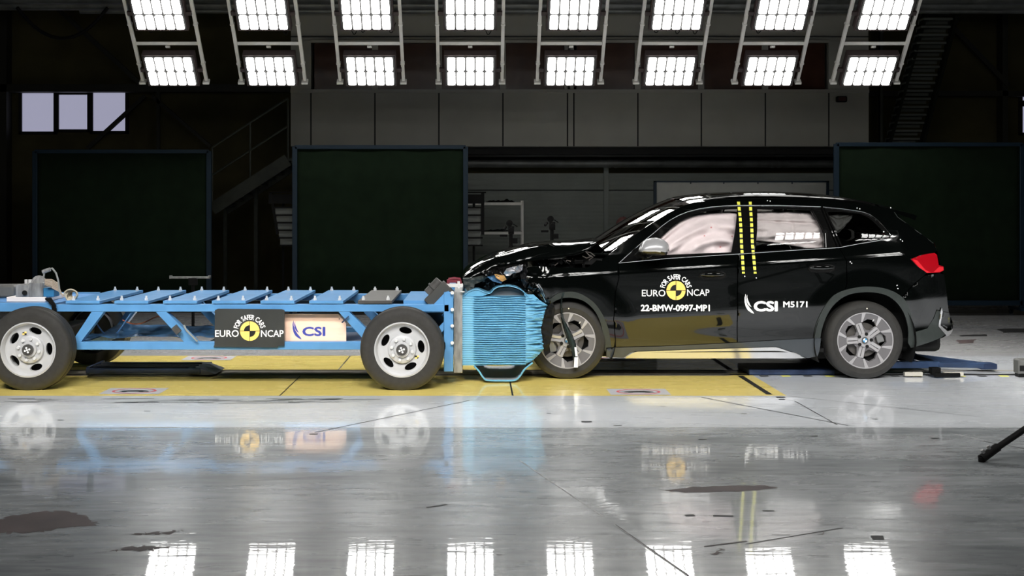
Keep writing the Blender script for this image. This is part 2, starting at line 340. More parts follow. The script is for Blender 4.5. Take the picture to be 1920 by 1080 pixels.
# recess under the control room: sectional doors, duct and beam
rd = MB(); yb = YW-.02
def rib(u, v):
    z = v*zt(325, yb); return (at(865, yb)+u*(at(1570, yb)-at(865, yb)), yb-.06-.003*math.sin(z*2*PI/.07), z)
rd.grid(1, 400, rib); rd.bb(at(1131, yb), at(1140, yb), yb-.12, yb-.05, 0, zt(310, yb), mi=0)
rd.bb(at(865, yb), at(1570, yb), yb-.075, yb-.05, zt(357.5, yb), zt(356, yb), mi=2)
struct('wall_sectional_doors', rd, [RIB, GALV, PJOINT])
struct('trim_1', MB().bb(at(877, 10.4), at(1566, 10.4), 10.3, 10.5, zt(293, 10.4), zt(283, 10.4)), mat('beam_pale', (.22, .23, .23), .35, metal=.3, var=.4, scale=2), bevel=.01)
dt = MB(); dt.cyl((at(868, 10.9), 10.9, zt(305.5, 10.9)), (at(1570, 10.9), 10.9, zt(305.5, 10.9)), .085, 20)
for x in (1140, 1152, 1446, 1458): dt.cyl((at(x, 10.9), 10.9, zt(305.5, 10.9)), (at(x, 10.9)+.05, 10.9, zt(305.5, 10.9)), .092, 20)
tag(dt.build('air_duct', GALV), 'long round grey duct running under the control room front', 'duct')
# daylight windows on the back wall left, right edge
for i, (a, b, c, d) in enumerate([(43, 103, 175, 247), (112, 166, 178, 243), (176, 237, 174, 246), (1914, 1950, 200, 249), (1914, 1950, 178, 189)]):
    o = struct('window_%d' % (i+1) if i < 3 else 'window_%d' % (i+9), MB().bb(at(a, YW), at(b, YW), YW-.03, YW-.01, zt(d, YW), zt(c, YW)), WINL)
    fr = MB(); x0, x1, z0, z1 = at(a, YW), at(b, YW), zt(d, YW), zt(c, YW)
    for q in ((x0-.05, x0, z0-.05, z1+.05), (x1, x1+.05, z0-.05, z1+.05), (x0-.05, x1+.05, z0-.05, z0), (x0-.05, x1+.05, z1, z1+.05)): fr.bb(q[0], q[1], YW-.08, YW-.005, q[2], q[3])
    fr.build('window_frame', UNDER, o)
# columns, tie beams and braces of the hall frame
tr = MB(); ys = YW-.35
tr.bar((at(165, ys), ys, zt(278, ys)), (at(272, ys), ys, zt(180, ys)), .08, .07)
tr.bar((at(90, ys), ys, zt(0, ys)), (at(262, ys), ys, zt(156, ys)), .08, .08)
tr.bar((at(285, ys), ys, zt(180, ys)), (at(395, ys), ys, zt(275, ys)), .06, .06)
tr.bar((at(297, ys), ys, zt(300, ys)), (at(297, ys), ys, zt(165, ys)), .06, .06); tr.bb(-14, at(548, ys), ys, ys+.2, zt(172, ys), zt(158, ys))
tr.bb(at(0, ys), at(12, ys), ys, ys+.25, 0, 8)
struct('trim_2', tr, mat('column_steel_dark', (.014, .014, .008), .6))
tr = MB(); tr.bb(at(1630, ys), 14, ys, ys+.2, zt(180, ys), zt(170, ys)); tr.bb(at(1880, ys), at(1890, ys), ys, ys+.25, 0, 8)
tr.bar((at(1770, ys), ys, zt(35, ys)), (at(1890, ys), ys, zt(160, ys)), .08, .08); tr.bb(at(1640, ys), at(1646, ys), ys-.3, ys-.2, 0, 8)
struct('trim_3', tr, MATS['column_steel_dark'])
# roof services above
for i, (py, r, y, lab) in enumerate([(8, .10, 9.0, 'lower'), (-8, .14, 8.8, 'upper'), (20, .05, 9.1, 'thin lowest')]):
    o = MB().cyl((at(-60 if i < 2 else 150, y), y, zt(py, y)), (at(1990, y), y, zt(py, y)), r, 12).build('service_pipe', GALV)
    tag(o, '%s grey service pipe running along the roof above the lamp racks' % lab, 'pipe', 'service pipes under the roof')
hc = MB(); hc.tube([P(32+170*t_, 14+58*4*t_*(1-t_), 8.9) for t_ in [i/16 for i in range(17)]], .03, 8)
tag(hc.build('hanging_cable', CABLE), 'thick black cable sagging in the upper left corner above the windows', 'cable')

# ------------------------------------------------------------------ lamp racks and floodlights
UP = Vector((0, -.6855, .7287)); B0 = Vector((0, CAMY+16.85, 3.288)); YC = .55
NRM = Vector((0, -.7287, -.6855))
ORD = ['leftmost', 'second from left', 'third from left', 'fourth from left', 'fourth from right', 'third from right', 'second from right', 'rightmost']
# lamp built flat in its own frame: x along width, local z up the slope, local -y faces out
hm = MB(); hm.bb(-.36, .36, .0, .12, -.02, .515); hm.bb(-.345, .345, -.006, 0, 0, .495, mi=1)
for sx in (-1, 1): hm.bb(sx*.36, sx*.43, .03, .07, .2, .26)
hm.cyl((0, .12, .25), (0, .2, .25), .05, 12)
def make_lamp():
    r = root('floodlight', (0, 0, 0), 'x', 'floodlight'); hm.build('housing', [HOUS, UNDER], r, bevel=.006, local=True)
    c = None
    for i in range(5):
        for j in range(2):
            if c is None:
                w_, h_ = .0525, .108; pts = []
                for cx_, cz_, a0 in ((w_-.018, h_-.018, 0), (-w_+.018, h_-.018, 90), (-w_+.018, -h_+.018, 180), (w_-.018, -h_+.018, 270)):
                    for k in range(4): a = math.radians(a0+30*k); pts.append((cx_+.018*math.cos(a), cz_+.018*math.sin(a)))
                c = MB().prism(pts, -.02, -.004).build('lamp_lens', LAMP, r, local=True, smooth=False); me = c
            else:
                me = c.copy(); COL.objects.link(me); me.parent = r
            me.location = ((i-2)*.131, -.004, .124+j*.247)
    ld = bpy.data.lights.new('floodlight_beam', 'AREA'); ld.shape = 'RECTANGLE'; ld.size = .64; ld.size_y = .48; ld.energy = LAMP_W; ld.spread = math.radians(54); ld.color = (1, .985, .95)
    lo = bpy.data.objects.new('beam', ld); COL.objects.link(lo); lo.parent = r; lo.location = (0, -.04, .2475); lo.rotation_euler = (-PI/2, 0, 0); lo.visible_camera = False; lo.visible_glossy = False
    return r
lamp0 = make_lamp(); used = False
def place_lamp(x, side, t_, label):
    global used
    o = lamp0 if not used else copy_tree(lamp0); used = True
    p = B0+UP*t_+NRM*.03
    ang = math.atan2(.6855, .7287)
    if side == 0: o.location = (x, p.y, p.z); o.rotation_euler = (ang, 0, 0)
    else: o.location = (x, 2*YC-p.y, p.z); o.rotation_euler = (ang, 0, PI)
    o['label'] = label; o['group'] = 'floodlights on the lamp racks'
def rack(k, side):
    x = (k-3.06)*1.386
    lab = ORD[k]+' white steel lamp rack, ' + ('leaning over the wall behind the car' if side == 0 else 'leaning over the floor on the viewer side')
    s_ = 1 if side == 0 else -1
    def W(u, t_, n): p = B0+UP*t_-NRM*n; return Vector((x+u, p.y if side == 0 else 2*YC-p.y, p.z))
    r = root('lamp_rack', W(0, 0, .08), lab, 'lamp rack', 'lamp racks')
    for u in (-.445, .445):
        m = MB(); m.bar(W(u, 0, .06), W(u, 3.2, .06), .05, .045)
        for t_ in (.3, .95, 1.9): m.bar(W(u-.0, t_, .06), W(u-.0, t_+.03, .06), .06, .06)
        m.build('rail', RACK, r, bevel=.004)
        MB().bar(W(u, -.01, .04), W(u, .02, .04), .09, .09).build('end_foot', RACK, r)
    for t_ in (.63, 1.57, 2.5):
        m = MB(); m.bar(W(-.445, t_, .08), W(.445, t_, .08), .045, .045, up=(0, 0, 1)); m.bar(W(-.03, t_-.05, .07), W(.03, t_-.05, .07), .03, .05, up=(0, 0, 1)); m.build('crossbar', RACK, r, bevel=.004)
    if side == 0:
        rnd = random.Random(k)
        for q in range(4):
            u0 = -.3+.17*q+rnd.uniform(-.04, .04); dr = rnd.uniform(.05, .2); pts = [W(u0+.12*t_*rnd.uniform(.9, 1.1), .93-dr*4*t_*(1-t_), .14) for t_ in [i/10 for i in range(11)]]
            MB().tube(pts, .006, 5).build('cable_loop', CABLE, r)
    m = MB()
    for u in (-.445, .445): m.cyl(W(u, 3.1, .06), W(u, 3.1, .06)+Vector((0, 0, 7.98-W(u, 3.1, .06).z)), .02, 8)
    m.build('hanger', RACK, r)
for side in (0, 1):
    for k in range(8):
        rack(k, side); x = (k-3.06)*1.386
        for row, t_ in enumerate((0, .937, 1.874) if side == 0 else (0, .937)):
            nm = ('lower', 'upper', 'topmost')[row]
            place_lamp(x, side, t_, '%s lit floodlight on the %s rack %s' % (nm, ORD[k], 'behind the car' if side == 0 else 'on the viewer side'))

# ------------------------------------------------------------------ background furniture
def screen(px0, px1, py0, py1, y, label):
    x0, x1, z0, z1 = at(px0, y), at(px1, y), zt(py1, y), zt(py0, y); r = root('partition_screen', ((x0+x1)/2, y, 0), label, 'screen', 'dark partition screens')
    MB().grid(24, 4, lambda u, v: (x0+u*(x1-x0), y+.01*math.sin(u*19)*.6, z0+v*(z1-z0))).build('fabric', SCR, r, solid=.01)
    m = MB(); e = .035
    m.bb(x0-e, x0+e, y-.03, y+.03, .1, z1); m.bb(x1-e, x1+e, y-.03, y+.03, .1, z1); m.bb(x0, x1, y-.03, y+.03, z1-e, z1+e*.6); m.bb(x0, x1, y-.03, y+.03, z0-e, z0+e)
    m.build('frame', BFR, r, bevel=.004)
    for xx in (x0, (x0+x1)/2, x1):
        l = MB(); l.bb(xx-.025, xx+.025, y-.4, y+.4, .07, .11); 
        for s_ in (-.35, .35): l.cyl((xx-.02, y+s_, .035), (xx+.02, y+s_, .035), .035, 12)
        if xx == (x0+x1)/2: l.bb(xx-.02, xx+.02, y-.02, y+.02, .1, z0)
        l.build('foot', BFR, r)
screen(66, 392, 283, 572, 6.9, 'dark green cloth screen at left, below the three bright windows')
screen(553, 873, 275, 566, 6.5, 'dark green cloth screen at centre, left of the shelf')
screen(1568, 1916, 270, 568, 6.4, 'dark green cloth screen at right, behind the car tail')
# pale board behind the car roof
yb_ = 8.2; t = root('display_board', P(1388, 400, yb_)*1, 'pale grey board in a blue frame standing behind the car roof', 'board'); t.location.z = 0; WLOC[t.name] = Vector(t.location)
MB().bb(at(1229, yb_), at(1550, yb_), yb_, yb_+.03, .5, zt(341, yb_)).build('panel', mat('board_pale', (.30, .305, .285), .6, var=.05), t)
m = MB(); m.bb(at(1226, yb_), at(1231, yb_), yb_-.02, yb_+.05, 0, zt(339, yb_)); m.bb(at(1549, yb_), at(1554, yb_), yb_-.02, yb_+.05, 0, zt(339, yb_)); m.bb(at(1226, yb_), at(1554, yb_), yb_-.02, yb_+.05, zt(342, yb_), zt(339, yb_))
for x in (1294, 1356, 1420, 1484): m.bb(at(x, yb_), at(x+1.5, yb_), yb_-.03, yb_, zt(345, yb_), zt(340, yb_))
m.build('frame', BFR, t)
for x in (1229, 1551): MB().bb(at(x, yb_)-.03, at(x, yb_)+.03, yb_-.3, yb_+.3, 0, .05).build('foot', BFR, t)
# shelf
ysf = 9.0; t = root('storage_shelf', (at(940, ysf), ysf, 0), 'pale metal shelf behind the crumpled bonnet, beside the centre screen', 'shelf')
for x in (872, 980):
    for yy in (ysf, ysf+.5): MB().bb(at(x-1.5, ysf), at(x+1.5, ysf), yy-.02, yy+.02, 0, zt(376, ysf)).build('upright', RACK, t)
for py in (382, 437, 500): MB().bb(at(872, ysf), at(980, ysf), ysf-.02, ysf+.5, zt(py+2.5, ysf), zt(py-2.5, ysf)).build('shelf_board', RACK, t)
for py, lab, a, b in ((379, 'low heap of dark gear on the top board of the metal shelf', 912, 965), (434, 'low heap of dark gear on the middle board of the metal shelf', 908, 955)):
    m = MB(); z0 = zt(py, ysf)
    m.grid(20, 8, lambda u, v: (at(a, ysf)+u*(at(b, ysf)-at(a, ysf)), ysf+.05+.3*v, z0+(.01+.07*abs(mnoise.noise(Vector((u*6, v*3, py)))))*math.sin(PI*v)**.5*math.sin(PI*u)**.3)); m.bb(at(a, ysf), at(b, ysf), ysf+.05, ysf+.35, z0, z0+.012)
    tag(m.build('gear_pile', CABLE), lab, 'gear')
# louvred stand lights
def louvre(px0, px1, py0, py1, y, lean, label):
    x0, x1, z0, z1 = at(px0, y), at(px1, y), zt(py1, y), zt(py0, y); r = root('louvre_panel', ((x0+x1)/2, y, 0), label, 'louvre panel')
    def X(u, z): return x0+(x1-x0)*u+lean*(z1-z)
    m = MB(); hh = z1-z0
    m.bar((X(0, z0), y, z0), (X(0, z1), y, z1), .03, .04); m.bar((X(1, z0)-lean*hh*.8, y, z0), (X(1, z1), y, z1), .03, .05); m.bb(X(0, z1)-.03, X(1, z1), y-.04, y+.04, z1-.16, z1-.02); m.bb(X(0, z1)-.03, X(1, z1)+.05, y-.01, y+.01, z1, z1+.02)
    for i in range(6): z = z1-.22-i*.115; m.bb(X(0, z), X(1, z), y-.02, y+.03, z-.012, z+.012)
    m.build('frame', CABLE, r)
    for i in range(5): z = z1-.22-(i+.5)*.115; MB().bb(X(0, z)+.02, X(1, z)-.03-lean*(z1-z)*.8, y+.01, y+.02, z-.046, z+.046).build('slat', mat('slat_pale', (.16, .17, .16), .5), r)
    MB().cyl(((x0+x1)/2, y+.05, 0), ((x0+x1)/2, y+.05, z1-.1), .018, 10).build('pole', CABLE, r)
    MB().cyl(((x0+x1)/2, y+.05, 0), ((x0+x1)/2, y+.05, .03), .16, 16).build('base', CABLE, r)
louvre(872, 905, 362, 440, 7.4, 0.0, 'black louvred panel with pale slats at the right edge of the centre screen')
louvre(508, 552, 362, 440, 7.4, .16, 'black louvred panel with pale slats at the left edge of the centre screen')
def tripod(px, py_top, y, spread, label, big=1):
    x = at(px, y); zt_ = zt(py_top, y); r = root('camera_tripod', (x, y, 0), label, 'tripod')
    for k in range(3):
        a = 2*PI*k/3+.5; MB().cyl((x, y, zt_-.22), (x+spread*math.cos(a), y+spread*math.sin(a), .01), .02*big, 8, .014).build('leg', CABLE, r)
    MB().cyl((x, y, zt_-.35), (x, y, zt_-.08), .025, 10).build('column', CABLE, r)
    m = MB(); m.bb(x-.035, x+.04, y-.09, y+.05, zt_-.08, zt_+.03); m.cyl((x, y-.09, zt_-.02), (x, y-.17, zt_-.02), .035, 12); m.box((x-.1, y, zt_-.1), (.1, .03, .03)); m.cyl((x-.02, y-.03, zt_+.07), (x-.02, y+.03, zt_+.07), .045, 12); m.box((x+.05, y, zt_-.17), (.08, .06, .07)); m.cyl((x-.07, y, zt_+.02), (x-.1, y-.04, zt_-.02), .02, 8); m.cyl((x+.03, y+.02, zt_+.06), (x+.09, y+.02, zt_+.02), .008, 6); m.build('camera_head', CABLE, r, bevel=.008)
tripod(958, 428, 5.5, .42, 'black camera on a tripod before the metal shelf')
tripod(1035, 420, 5.8, .4, 'black camera on a tall stand behind the bonnet top')
# dark figure-like stand seen by the windscreen
r = root('covered_stand', (at(1168, 7.0), 7.0, 0), 'dark rounded bundle on a stand beyond the windscreen', 'stand')
m = MB(); m.grid(14, 10, lambda u, v: (at(1168, 7)+.11*math.sin(PI*v)*math.cos(2*PI*u), 7+.11*math.sin(PI*v)*math.sin(2*PI*u), 1.28+.13*math.cos(PI*v)+.02*mnoise.noise(Vector((u*5, v*4, 0))))); m.build('bundle', DKRED, r)
MB().cyl((at(1168, 7), 7, 0), (at(1168, 7), 7, 1.2), .025, 10).build('pole', CABLE, r)
# silver slider bar on a stand behind the trolley
r = root('slider_bar', (at(357, 4.5), 4.5, 0), 'thin silver bar on a black stand before the left screen', 'slider')
MB().bb(at(319, 4.5), at(394, 4.5), 4.47, 4.53, zt(522, 4.5), zt(518.5, 4.5)).build('bar', ALU, r, bevel=.004)
for s_ in (319, 391): MB().bb(at(s_, 4.5), at(s_+3, 4.5), 4.46, 4.54, zt(522, 4.5), zt(516.5, 4.5)).build('end_cap', ALU, r)
m = MB(); m.cyl((at(362, 4.5), 4.5, 0), (at(362, 4.5), 4.5, zt(521, 4.5)), .02, 8); m.box((at(362, 4.5), 4.5, zt(528, 4.5)), (.1, .08, .09)); m.cyl((at(362, 4.5), 4.5, 0), (at(362, 4.5), 4.5, .02), .2, 16); m.build('stand', CABLE, r)
# left stair with rails
def stair_left():
    y0_, y1_ = 8.6, 9.6; a = P(398, 392, y0_); b = P(540, 300, y0_)
    r = root('steel_stair', (a.x, y0_, 0), 'dark steel stair with handrails rising between the left and centre screens', 'stair')
    for yy in (y0_, y1_): MB().bar((a.x, yy, a.z), (b.x, yy, b.z), .05, .2).build('stringer', STEP, r)
    n = 9
    for i in range(n): q = a.lerp(b, (i+.5)/n); MB().bb(q.x-.12, q.x+.12, y0_, y1_, q.z+.0, q.z+.03).build('tread', STEP, r)
    for off in (.55, 1.0):
        m = MB(); m.tube([(a.x, y0_, a.z+off), (b.x, y0_, b.z+off)], .018, 8); m.build('handrail', STEP, r)
    for t_ in (0, .5, 1): q = a.lerp(b, t_); MB().cyl((q.x, y0_, q.z), (q.x, y0_, q.z+1.0), .018, 8).build('post', STEP, r)
    MB().bb(b.x, b.x+.9, y0_, y1_, b.z-.05, b.z+.03).build('landing', STEP, r)
    for dx in (-.02, .5): MB().bb(a.x+dx, a.x+dx+.06, y1_-.06, y1_, 0, a.z+(.35 if dx > 0 else 0)).build('support_post', STEP, r)
stair_left()
def stair_right():
    r = root('steep_steel_stair', (at(1700, 9.5), 9.5, 0), 'steep dark open-tread stair at the upper right beside the facade', 'stair')
    n = 18
    for i in range(n):
        py = 262-i*15; y = 10.2-i*.03; t_ = i/(n-1); xl = 1668+t_*72*1.0; xr = 1725+t_*70
        m = MB(); z = zt(py, y); m.bb(at(xl, y), at(xr, y), y, y+.25, z, z+.035); m.bb(at(xl, y), at(xr, y), y+.22, y+.25, z-.05, z); m.build('tread', mat('tread_steel', (.10, .11, .095), .6), r)
    for (x0, x1) in ((1664, 1742), (1727, 1800)):
        MB().bar(P(x0, 275, 10.3), P(x1, 0, 9.8), .2, .05).build('stringer', HDARK, r)
    MB().bar((at(1652, 10.3), 10.3, 0), (at(1652, 10.3), 10.3, 6), .04, .04, up=(0, 1, 0)).build('post', STEP, r)
stair_right()

# ------------------------------------------------------------------ writing and emblems
def text_polys(s_):
    cu = bpy.data.curves.new('t', 'FONT'); cu.body = s_; cu.size = 1; cu.resolution_u = 3; cu.offset = 0
    ob = bpy.data.objects.new('t', cu); me = bpy.data.meshes.new_from_object(ob)
    vs = [(v.co.x, v.co.y) for v in me.vertices]; fs = [tuple(p.vertices) for p in me.polygons]
    bpy.data.objects.remove(ob); bpy.data.meshes.remove(me); bpy.data.curves.remove(cu); return vs, fs
def fatten(vs, fs, e):
    if not e: return [(vs, fs)]
    return [([(x+dx*e, y+dy*e) for x, y in vs], fs) for dx, dy in ((0, 0), (1, 0), (-1, 0), (0, 1), (0, -1), (.7, .7), (-.7, .7), (.7, -.7), (-.7, -.7))]
def put_text(mb, s_, box, fn, fat=0, mi=0):
    """box in picture-free local units handled by fn(u, v): u right, v down"""
    vs, fs = text_polys(s_); x0 = min(v[0] for v in vs); x1 = max(v[0] for v in vs); y0 = min(v[1] for v in vs); y1 = max(v[1] for v in vs)
    bx0, by0, bx1, by1 = box
    for k, (vv, ff) in enumerate(fatten(vs, fs, fat)):
        mb.add([fn(bx0+(x-x0)/(x1-x0)*(bx1-bx0), by1-(y-y0)/(y1-y0)*(by1-by0), k*.00008) for x, y in vv], ff, mi)
def put_arc(mb, s_, c, r0, r1, a0, a1, fn, fat=0, mi=0):
    gl = [(None if ch == ' ' else text_polys(ch)) for ch in s_]; ws = []
    for g in gl: ws.append(.32 if g is None else max(v[0] for v in g[0])-min(v[0] for v in g[0])+.07)
    tot = sum(ws); acc = 0; capH = .70
    for g, w_ in zip(gl, ws):
        if g is not None:
            x0 = min(v[0] for v in g[0])
            for k, (vv, ff) in enumerate(fatten(*g, fat)):
                out = []
                for x, y in vv:
                    u = (acc+(x-x0))/tot; a = a0+(a1-a0)*u; r_ = r0+(r1-r0)*max(-.05, y/capH); out.append(fn(c[0]+r_*math.cos(a), c[1]-r_*math.sin(a), k*.00008))
                mb.add(out, ff, mi)
        acc += w_
def disc(mb, c, r, a0, a1, fn, mi, lift, r0=0, n=24):
    vs = []; 
    for i in range(n+1):
        a = a0+(a1-a0)*i/n; vs.append(fn(c[0]+r0*math.cos(a), c[1]-r0*math.sin(a), lift)); vs.append(fn(c[0]+r*math.cos(a), c[1]-r*math.sin(a), lift))
    mb.add(vs, [(2*i, 2*i+1, 2*i+3, 2*i+2) for i in range(n)], mi)
def target_emblem(c, s_, fn, parent, name='round_emblem'):
    m = MB(); disc(m, c, 18*s_, 0, 2*PI, fn, 0, .001, n=48)
    disc(m, c, 10.8*s_, PI/2, PI, fn, 1, .002); disc(m, c, 10.8*s_, -PI/2, 0, fn, 1, .002)
    lw = .45*s_
    for a, b, c2, d in ((-18, 18, -lw/s_, lw/s_), (-lw/s_, lw/s_, -18, 18)):
        m.add([fn(c[0]+a*s_, c[1]+c2*s_, .003), fn(c[0]+b*s_, c[1]+c2*s_, .003), fn(c[0]+b*s_, c[1]+d*s_, .003), fn(c[0]+a*s_, c[1]+d*s_, .003)], [(0, 1, 2, 3)], 1)
    return m.build(name, [YEL, BLK], parent)
def swoosh(m, sc, ox, oy, fn, mi=0):
    # leaf outlines traced in local units (right, down)
    A = [(2, 0), (0, 8), (.2, 16), (2, 24), (6, 31), (12, 35.5), (18, 38), (16, 34), (10, 27), (5, 19), (2.2, 10), (2.4, 4)]
    Bp = [(5, 2), (3.2, 8), (4, 15), (7, 21), (13, 25.5), (10, 20), (7, 13), (5, 7)]
    for poly in (A, Bp):
        q = [(ox+x*sc, oy+y*sc) for x, y in poly]; r_ = delaunay_2d_cdt([Vector(p) for p in q], [], [list(range(len(q)))], 1, 1e-6)
        m.add([fn(p[0], p[1], .001) for p in r_[0]], [tuple(f) for f in r_[2]], mi)

# ------------------------------------------------------------------ impact trolley
TY = -.42; TYF = .93
tro = root('impact_trolley', (-2.2, .265, 0), 'blue steel crash trolley on four wheels, pressed against the car nose', 'trolley')
def tx(px, y=TY): return at(px, y)
def tz(py, y=TY): return zt(py, y)
XB = [(172, 195, 151, 134), (291, 311, 370, 345), (634, 654, 712, 686)]
for side, y in (('near', TY), ('far', TYF)):
    y2 = y+.09 if side == 'near' else y-.09
    xf = tx(842)
    m = MB(); m.bb(tx(106), xf, y, y2, tz(584.5), tz(571)); m.build('top_rail', BLUE, tro, bevel=.004)
    m = MB(); m.bb(tx(-120), tx(97), y, y2, tz(584.5), tz(568)); m.build('rear_rail', BLUE, tro, bevel=.004)
    m = MB(); m.bb(tx(140), tx(836), y, y2, tz(656), tz(641)); m.build('bottom_rail', BLUE, tro, bevel=.004)
    for a, b, c, d in XB:
        MB().prism([(tx(a), tz(584)), (tx(b), tz(584)), (tx(c), tz(641.5)), (tx(d), tz(641.5))], min(y, y2)+.004, max(y, y2)-.004).build('brace', BLUE, tro, bevel=.003)
    MB().bar((tx(-60), (y+y2)/2, tz(640)), (tx(-20), (y+y2)/2, tz(586)), .07, .085).build('brace', BLUE, tro)
    MB().bar((tx(845), (y+y2)/2, tz(598)), (tx(824), (y+y2)/2, tz(620)), .05, .05).build('gusset', BLUE, tro)
    MB().bb(tx(832), tx(850), y, y2+(.02 if side == 'near' else -.02), tz(697), tz(548)).build('front_post', BLUE, tro, bevel=.006)
for px in (150, 690, 800): MB().bb(tx(px)-.04, tx(px)+.04, TY+.05, TYF-.05, tz(656), tz(642)).build('cross_member', BLUE2, tro)
MB().bb(tx(755), tx(842), TY+.1, TYF-.1, tz(584), tz(565)).build('front_deck', BLUE, tro, bevel=.004)
MB().bb(tx(-120), tx(97), TY+.09, TYF-.09, tz(580), tz(570)).build('rear_deck', BLUE2, tro)
MB().prism([(tx(790), tz(586)), (tx(800), tz(574)), (tx(812), tz(572)), (tx(835), tz(548)), (tx(842), tz(546)), (tx(842), tz(586))], TY+.01, TY+.07).build('front_gusset', BLUE, tro)
# lower tray with crinkled sheet
def tray(u, v):
    x = tx(150)+u*(tx(400)-tx(150)); y = TY+.12+v*(TYF-TY-.25)
    return (x, y, tz(638)+.06*abs(mnoise.noise(Vector((x*2.2, y*1.2, 3))))+.02*mnoise.noise(Vector((x*9, y*4, 1))))
MB().grid(60, 30, tray).build('crinkled_sheet', mat('blue_foil', (.05, .13, .25), .18, metal=.4), tro)
m = MB(); m.bb(tx(372), tx(720), TY+.12, TYF-.12, tz(655), tz(650)); m.build('lower_tray', NAVY2, tro)
# loose cables
m = MB(); m.tube([P(345, 610, -.44), P(350, 620, -.47), P(360, 630, -.47), P(370, 640, -.45)], .008, 6)
m.build('cable', CABLEG, tro); MB().box(P(331, 618, -.47), (.05, .04, .07), Matrix.Rotation(-.7, 3, 'Y')).build('cable_clip', LEAD, tro)
m = MB(); m.tube([P(230+i*8, 600+8*math.sin(i*.5), .2) for i in range(14)], .006, 6); m.build('cable', mat('cable_orange', (.4, .12, .05), .5), tro)
m = MB(); m.tube([P(180+i*6, 605+26*math.sin(i*.35), .1) for i in range(12)], .007, 6); m.build('cable', BLUE2, tro)
# bolted top plates
for k in range(7):
    px = 671-91.3*k; x0 = tx(px); x1 = x0+.295; zz = tz(570)
    mt_ = LEAD if k == 0 else (BLUE if k < 6 else BLUE)
    o = MB().bb(x0, x1, TY-.005, TYF+.005, zz+.002, zz+.028).build('deck_plate', mt_, tro, bevel=.003)
    if k == 0: o['label'] = 'dark grey plate nearest the front'
    for ix, xx in enumerate((x0+.04, x1-.04)):
        for yy in (TY+.08, TYF-.06):
            b = MB(); b.cyl((xx, yy, zz+.028), (xx, yy, zz+.045 if k else zz+.05), .016, 6); b.cyl((xx, yy, zz+.04), (xx, yy, zz+.065), .009, 8); b.build('bolt', STEEL, o)
# wheels
def spin(pts, c, a):
    return [(c[0]+x*math.cos(a)-z*math.sin(a), c[1]+x*math.sin(a)+z*math.cos(a)) for x, z in pts]
def cdt_disc(m, R, yf, holes, mi=0, n=64, r_in=0, hole_lip=.02):
    V, E = [], []
    def loop(pts):
        o = len(V); V.extend(Vector(p) for p in pts); E.extend((o+i, o+(i+1) % len(pts)) for i in range(len(pts)))
    loop([(R*math.cos(2*PI*i/n), R*math.sin(2*PI*i/n)) for i in range(n)])
    for h in holes: loop(h)
    for r_ in [R*q for q in (.08, .16, .24, .30, .36, .42, .5, .56, .62, .68, .74, .80, .86, .9, .94, .97)]:
        k = max(8, int(r_/R*64))
        for i in range(k): V.append(Vector((r_*math.cos(2*PI*i/k), r_*math.sin(2*PI*i/k))))
    res = delaunay_2d_cdt(V, E, [], 0, 1e-7)
    def inside(p, poly):
        c_ = False; j = len(poly)-1
        for i in range(len(poly)):
            if (poly[i][1] > p[1]) != (poly[j][1] > p[1]) and p[0] < (poly[j][0]-poly[i][0])*(p[1]-poly[i][1])/(poly[j][1]-poly[i][1])+poly[i][0]: c_ = not c_
            j = i
        return c_
    fs = []
    for f in res[2]:
        c_ = (sum(res[0][i][0] for i in f)/3, sum(res[0][i][1] for i in f)/3)
        if math.hypot(*c_) > R or any(inside(c_, h) for h in holes): continue
        fs.append(tuple(f))
    m.add([(v[0], yf(math.hypot(v[0], v[1])), v[1]) for v in res[0]], fs, mi)
    for h in holes:                                        # turned-in lip of each hole
        k = len(h); vs = [(p[0], yf(math.hypot(*p)), p[1]) for p in h]+[(p[0]*.995, yf(math.hypot(*p))+hole_lip, p[1]*.995) for p in h]
        m.add(vs, [(i, (i+1) % k, k+(i+1) % k, k+i) for i in range(k)], mi)
def tyre_mb(R, Rr, W, flat=0):
    m = MB(); c = (0, 0, 0)
    pr = [(Rr-.01, .05), (Rr, .006), (Rr+.006, -.002), (Rr+.03*(R-Rr)/.1, -.006), (Rr+.45*(R-Rr), -.012), (R-.03, -.004), (R-.014, .008), (R-.004, .03), (R-.001, .05), (R, .08), (R, W-.08), (R-.001, W-.05), (R-.014, W-.008), (Rr+.45*(R-Rr), W+.01), (Rr, W-.006), (Rr-.01, W-.05)]
    m.lathe(c, pr, 96)
    if flat:
        z0 = -flat; m.v = [((x*(1+.0*0), y, max(z, z0)) if z > z0 else (x*1.01, y-.006 if y < W/2 else y+.006, z0)) for x, y, z in m.v]
    for k in (.3, .5, .7): m.lathe(c, [(R+.001, W*k-.004), (R-.006, W*k), (R+.001, W*k+.004)], 96)
    return m
RT, RR = .3575, .232
